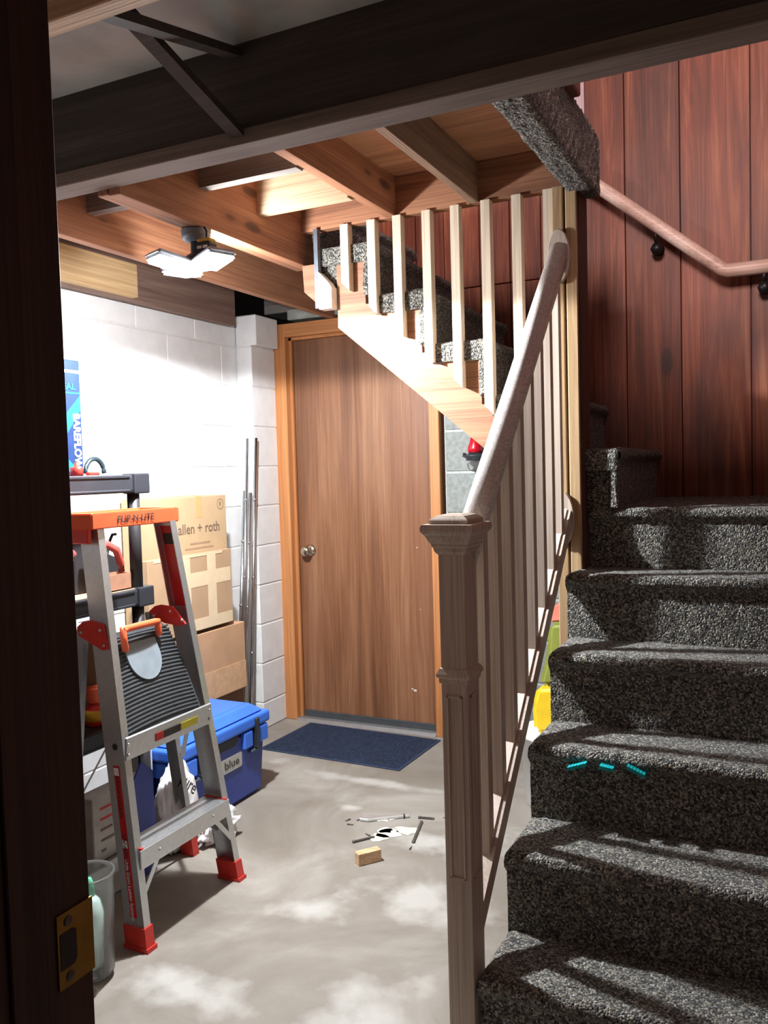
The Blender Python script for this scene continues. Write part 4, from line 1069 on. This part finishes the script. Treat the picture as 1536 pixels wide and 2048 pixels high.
# cardboard cartons along the left wall
c1 = thing('bottom_carton', (-2.44, 2.95, 0), 'lowest cardboard carton of the stack, dark brown, hidden behind the blue cooler', 'box', 'cartons stacked along the left wall')
put('carton', B(-2.545, -2.345, 2.64, 3.24, 0, 0.325, bev=0.003), plain('dark_brown_card', (0.20, 0.11, 0.07), 0.85), c1)  # one even dark brown cardboard colour
c2 = thing('middle_carton', (-2.44, 2.93, 0.326), 'plain cardboard carton under the taped one, its flap seam running across the front', 'box', 'cartons stacked along the left wall')
put('carton', B(-2.545, -2.315, 2.61, 3.225, 0.326, 0.635, bev=0.003), plain('plain_card_brown', (0.46, 0.27, 0.15), 0.85, scale=10, var=0.08), c2)
put('flap', prism(bmesh.new(), [(2.62, 0.332), (3.222, 0.332), (3.22, 0.455), (2.62, 0.455)], -2.3145, -2.311, 'YZ'), plain('plain_card_brown2', (0.52, 0.32, 0.18), 0.85), c2)
c3 = thing('taped_carton', (-2.33, 2.86, 0.636), 'flattened cardboard carton crossed with broad strips of pale packing tape', 'box', 'cartons stacked along the left wall')
put('carton', B(-2.347, -2.312, 2.585, 3.135, 0.652, 0.985, bev=0.002), card, c3)
Xc = -2.3115
for (y0, y1, z0, z1) in ((2.96, 3.02, 0.655, 0.985), (2.82, 3.125, 0.842, 0.905), (2.80, 2.845, 0.655, 0.980), (2.82, 3.132, 0.655, 0.705), (2.62, 3.07, 0.972, 0.984)):
    put('tape_strip', quad_bm((Xc + random.uniform(0, 0.0006), y0, z0), (0, 1, 0), (0, 0, 1), y1 - y0, z1 - z0, 0.0006), tape_m, c3)
c4 = thing('lettered_carton', (-2.45, 2.95, 0.636), 'tall pale cardboard carton printed allen + roth, leaning at the white wall', 'box', 'cartons stacked along the left wall')
put('carton', B(-2.545, -2.352, 2.70, 3.165, 0.637, 1.228, bev=0.002), card_l, c4)
XA = -2.3518
put('tape_strip', quad_bm((XA, 2.945, 1.135), (0, 1, 0), (0, 0, 1), 0.047, 0.094), tape_b, c4)
put('lettering', text_bm('allen + roth', (XA, 2.825, 1.070), (0, 1, 0), (0, 0, 1), 0.062, 0.001, width=0.285), ink_b, c4)
for (y, z, w_) in ((2.90, 1.020, 0.14), (2.865, 0.999, 0.20)):
    put('small_print', quad_bm((XA, y, z), (0, 1, 0), (0, 0, 1), w_, 0.008), plain('faded_ink', (0.32, 0.21, 0.13), 0.8), c4)
ringm = bmesh.new(); k = 28; vv = [[ringm.verts.new((XA + 0.0006, 3.122 + r * math.cos(2 * PI * i / k), 1.188 + r * math.sin(2 * PI * i / k))) for i in range(k)] for r in (0.024, 0.0215)]
for i in range(k): ringm.faces.new((vv[0][i], vv[0][(i + 1) % k], vv[1][(i + 1) % k], vv[1][i]))
put('round_mark', ringm, ink_b, c4)
put('lettering', text_bm('F', (XA, 3.113, 1.177), (0, 1, 0), (0, 0, 1), 0.030, 0.001), ink_b, c4)

# steel tubes leaning in the corner
for i, (x0, y0, x1, y1, zt, lab) in enumerate(((-2.505, 3.43, -2.50, 3.566, 1.50, 'long galvanised tube leaning on the pilaster, left of the two tall ones'), (-2.452, 3.43, -2.448, 3.566, 1.50, 'long galvanised tube leaning on the pilaster, right of the two tall ones'),
                                          (-2.525, 3.42, -2.515, 3.545, 1.235, 'shorter galvanised tube, leftmost in the bundle beside the cartons'), (-2.478, 3.41, -2.478, 3.545, 1.225, 'shorter galvanised tube in the middle of the bundle by the pilaster'))):
    t_ = thing('steel_tube', (x0, y0, 0), lab, 'tube', 'steel tubes in the corner')
    put('tube', tube(bmesh.new(), [(x0, y0, 0.002), (x1, y1, zt)], 0.0085, 14), chrome, t_)
    for f_ in (0.28, 0.53, 0.79):
        p = Vector((x0, y0, 0)).lerp(Vector((x1, y1, zt)), f_); put('collar', lathe(bmesh.new(), p, [(0.0095, 0), (0.0105, 0.002), (0.0105, 0.008), (0.0095, 0.010)], 14), chrome, t_)

# clear bucket with bottle, drain disc
jb = thing('clear_bucket', (-1.665, 1.615, 0), 'cloudy translucent plastic bucket on the floor beside the dark jamb', 'bucket')
b_ = bmesh.new(); lathe(b_, (-1.686, 1.605, 0.012), [(0.056, 0), (0.060, 0.006), (0.068, 0.262), (0.071, 0.266), (0.071, 0.272), (0.066, 0.272), (0.064, 0.262), (0.057, 0.010), (0.0, 0.010)], 32)
put('bucket_wall', b_, clear_m, jb)
jc = thing('squeeze_bottle', (-1.682, 1.606, 0.023), 'white squeeze bottle with a mint green nozzle standing in the clear bucket', 'bottle')
b_ = bmesh.new(); lathe(b_, (-1.682, 1.606, 0.023), [(0.026, 0), (0.032, 0.01), (0.034, 0.15), (0.026, 0.185), (0.014, 0.20)], 22); put('bottle', b_, plain('mint_white', (0.62, 0.80, 0.74), 0.35), jc)
b_ = bmesh.new(); lathe(b_, (-1.682, 1.606, 0.223), [(0.014, 0), (0.012, 0.03), (0.007, 0.045), (0, 0.047)], 18); put('nozzle', b_, plain('mint_green', (0.12, 0.62, 0.36), 0.4), jc)
b_ = bmesh.new(); lathe(b_, (-1.640, 1.535, 0.0005), [(0.030, 0), (0.029, 0.004), (0.022, 0.005), (0.008, 0.006), (0, 0.006)], 24)
solo('floor_washer', b_, plain('brown_disc', (0.12, 0.095, 0.07), 0.6), 'flat brown disc on the concrete in front of the clear bucket', 'disc', (-1.64, 1.535, 0))

# door mat
mt = thing('door_mat', (-1.935, 3.525, 0), 'navy ribbed rubber-backed mat in front of the brown door', 'mat')
ca, sa = math.cos(-0.03), math.sin(-0.03)


def rotm(bm):
    for v in bm.verts:
        x, y = v.co.x + 1.935, v.co.y - 3.525; v.co.x = -1.935 + x * ca - y * sa; v.co.y = 3.525 + x * sa + y * ca
    return bm


put('backing', rotm(B(-2.31, -1.56, 3.300, 3.752, 0.0005, 0.005, bev=0.002)), mat_m, mt)
bm = bmesh.new()
for i in range(58):
    for j in range(34): box(bm, -2.294 + i * 0.01245, -2.294 + i * 0.01245 + 0.0085, 3.314 + j * 0.0125, 3.314 + j * 0.0125 + 0.0085, 0.005, 0.0082)
put('nub', rotm(bm), mat_m, mt)['kind'] = 'stuff'

# things left on the floor
a_ = math.atan2(0.065, 0.05); bm = B(0, 0.084, 0, 0.033, 0.0005, 0.040, bev=0.0008)
for v in bm.verts:
    x, y = v.co.x, v.co.y; v.co.x = -1.316 + x * math.cos(a_) - y * math.sin(a_); v.co.y = 2.430 + x * math.sin(a_) + y * math.cos(a_)
solo('wood_offcut', bm, block_pine, 'small block of freshly cut pine lying on the concrete floor', 'wood block', (-1.31, 2.46, 0))
A_ = Vector((-1.485, 2.755, 0)); dv = (Vector((-1.318, 2.862, 0)) - A_).normalized(); nv = Vector((-dv.y, dv.x, 0)); Lk = 0.198
ol = [(0, 0.0), (0.03, -0.016), (0.10, -0.008), (0.15, -0.006), (0.19, -0.005), (0.192, 0.007), (0.12, 0.010), (0.07, 0.018), (0.045, 0.026), (0.03, 0.040), (0.012, 0.040), (0.0, 0.02)]
kn_ = thing('foil_tube', tuple(A_ + dv * 0.1), 'squeezed-out silver caulk tube lying in front of the mat', 'tube')
put('tube_body', prism(bmesh.new(), [tuple((A_ + dv * a + nv * b)[:2]) for a, b in ol], 0.001, 0.012, 'XY', bev=0.002), sil, kn_)
p0 = A_ + dv * 0.168
put('tube_band', beamseg(bmesh.new(), p0 + Vector((0, 0, 0.0065)), p0 + dv * 0.006 + Vector((0, 0, 0.0065)), 0.016, 0.013), ink, kn_)
bm = bmesh.new(); random.seed(11)
for (cx, cy, r_) in ((-1.355, 2.655, 0.034), (-1.33, 2.70, 0.042), (-1.285, 2.745, 0.038), (-1.36, 2.72, 0.026), (-1.412, 2.805, 0.026), (-1.385, 2.825, 0.022)):
    pts = [(cx + r_ * random.uniform(0.6, 1.15) * math.cos(2 * PI * i / 11) * 1.3, cy + r_ * random.uniform(0.6, 1.15) * math.sin(2 * PI * i / 11)) for i in range(11)]
    prism(bm, pts, 0.0005, 0.0018, 'XY')
solo('dried_scrap', bm, scrap, 'flaking pale scraps of dried filler on the floor under the silver tube', 'scraps', (-1.33, 2.70, 0))
for i, ((x0, y0), (x1, y1), lab) in enumerate((((-1.262, 2.83), (-1.222, 2.665), 'thin rusty strip of iron, the long one at the right of the silver tube'), ((-1.418, 2.585), (-1.372, 2.645), 'bent dull iron clip nearest to the pine block'), ((-1.285, 2.865), (-1.235, 2.875), 'short dark iron bit at the narrow end of the silver tube'))):
    t_ = thing('iron_scrap', (x0, y0, 0), lab, 'iron bit', 'iron bits on the floor')
    put('strip', beamseg(bmesh.new(), (x0, y0, 0.004), (x1, y1, 0.004), 0.010, 0.005, bev=0.001), rust, t_)
    put('end_tab', lathe(bmesh.new(), (x0, y0, 0.001), [(0.0065, 0), (0.006, 0.006), (0.003, 0.008), (0, 0.008)], 8), rust, t_)
    put('end_tab', lathe(bmesh.new(), (x1, y1, 0.001), [(0.006, 0), (0.0065, 0.005), (0, 0.006)], 6), rust, t_)
sc0 = None
for i, (x, y) in enumerate(((-1.50, 2.71), (-1.49, 2.765), (-1.40, 2.66), (-1.16, 2.84), (-1.12, 2.81), (-1.10, 2.72), (-1.21, 2.62), (-1.19, 2.90), (-1.53, 2.745))):
    if sc0 is None:
        sc0 = solo('screw', tube(bmesh.new(), [(-0.012, 0, 0.003), (0.012, 0.004, 0.003)], 0.0028, 7, 0.0012), rust, 'tiny loose screw scattered on the concrete around the silver tube', 'screw', (0, 0, 0), 'loose screws on the floor'); sc0.location = (x, y, 0)
    else:
        c_ = share(sc0, (x, y, 0)); c_.rotation_euler = (0, 0, i * 1.3)

# under the stairs: white bucket and yellow-green sack
bk = thing('white_pail', (-0.83, 3.22, 0), 'white plastic pail standing on the floor behind the stair railing', 'bucket')
b_ = bmesh.new(); lathe(b_, (-0.83, 3.22, 0.001), [(0.135, 0), (0.14, 0.005), (0.155, 0.27), (0.162, 0.272), (0.162, 0.285), (0.150, 0.287), (0.0, 0.287)], 36); put('pail', b_, white_p, bk)
ys_ = thing('seed_sack', (-0.79, 3.20, 0.29), 'upright yellow sack with an olive green top resting on the white pail', 'sack')
bm = bmesh.new(); prism(bm, [(-0.915, 0.29), (-0.70, 0.29), (-0.69, 0.50), (-0.90, 0.47), (-0.92, 0.40)], 3.13, 3.27, 'XZ', bev=0.02, seg=3); put('sack_bottom', bm, yellow, ys_)
bm = bmesh.new(); prism(bm, [(-0.895, 0.47), (-0.69, 0.50), (-0.70, 0.74), (-0.85, 0.72), (-0.86, 0.60)], 3.135, 3.265, 'XZ', bev=0.02, seg=3); put('sack_top', bm, green, ys_)
bm = bmesh.new(); prism(bm, [(-0.852, 0.72), (-0.70, 0.74), (-0.71, 0.80), (-0.83, 0.79)], 3.16, 3.24, 'XZ', bev=0.006, seg=2); put('sack_fold', bm, plain('pink_fold', (0.75, 0.22, 0.15), 0.5), ys_)

# lantern behind the upper stringer
ln_ = thing('lantern', (-1.345, 3.80, 1.42), 'red and black lantern with a round glass globe on the grey blocks beyond the door', 'lantern')
b_ = bmesh.new(); LC = (-1.352, 3.765)
lathe(b_, (*LC, 1.365), [(0.030, -0.012), (0.045, -0.010), (0.045, 0.0), (0.062, 0.008), (0.064, 0.012), (0.040, 0.018), (0.030, 0.026)], 28); put('collar', b_, plain('lantern_grey', (0.045, 0.055, 0.06), 0.35, 0.3), ln_)
b_ = bmesh.new(); lathe(b_, (*LC, 1.391), [(0.034, 0), (0.036, 0.02), (0.026, 0.05), (0.016, 0.09), (0.0, 0.095)], 26); put('hood', b_, plain('lantern_red', (0.45, 0.005, 0.015), 0.25), ln_)
b_ = bmesh.new(); lathe(b_, (*LC, 1.353), [(0.030, 0), (0.040, -0.016), (0.036, -0.036), (0.018, -0.050), (0, -0.054)], 26); put('globe', b_, globe_m, ln_)
put('wall_arm', B(LC[0] - 0.008, LC[0] + 0.008, 3.79, 3.849, 1.395, 1.41), bronze, ln_)
put('pin', tube(bmesh.new(), [(LC[0] - 0.055, LC[1] - 0.02, 1.386), (LC[0] - 0.04, LC[1] - 0.015, 1.382)], 0.006, 8), bronze, ln_)

for o in bpy.data.objects:
    if '_w' in o.keys(): del o['_w']
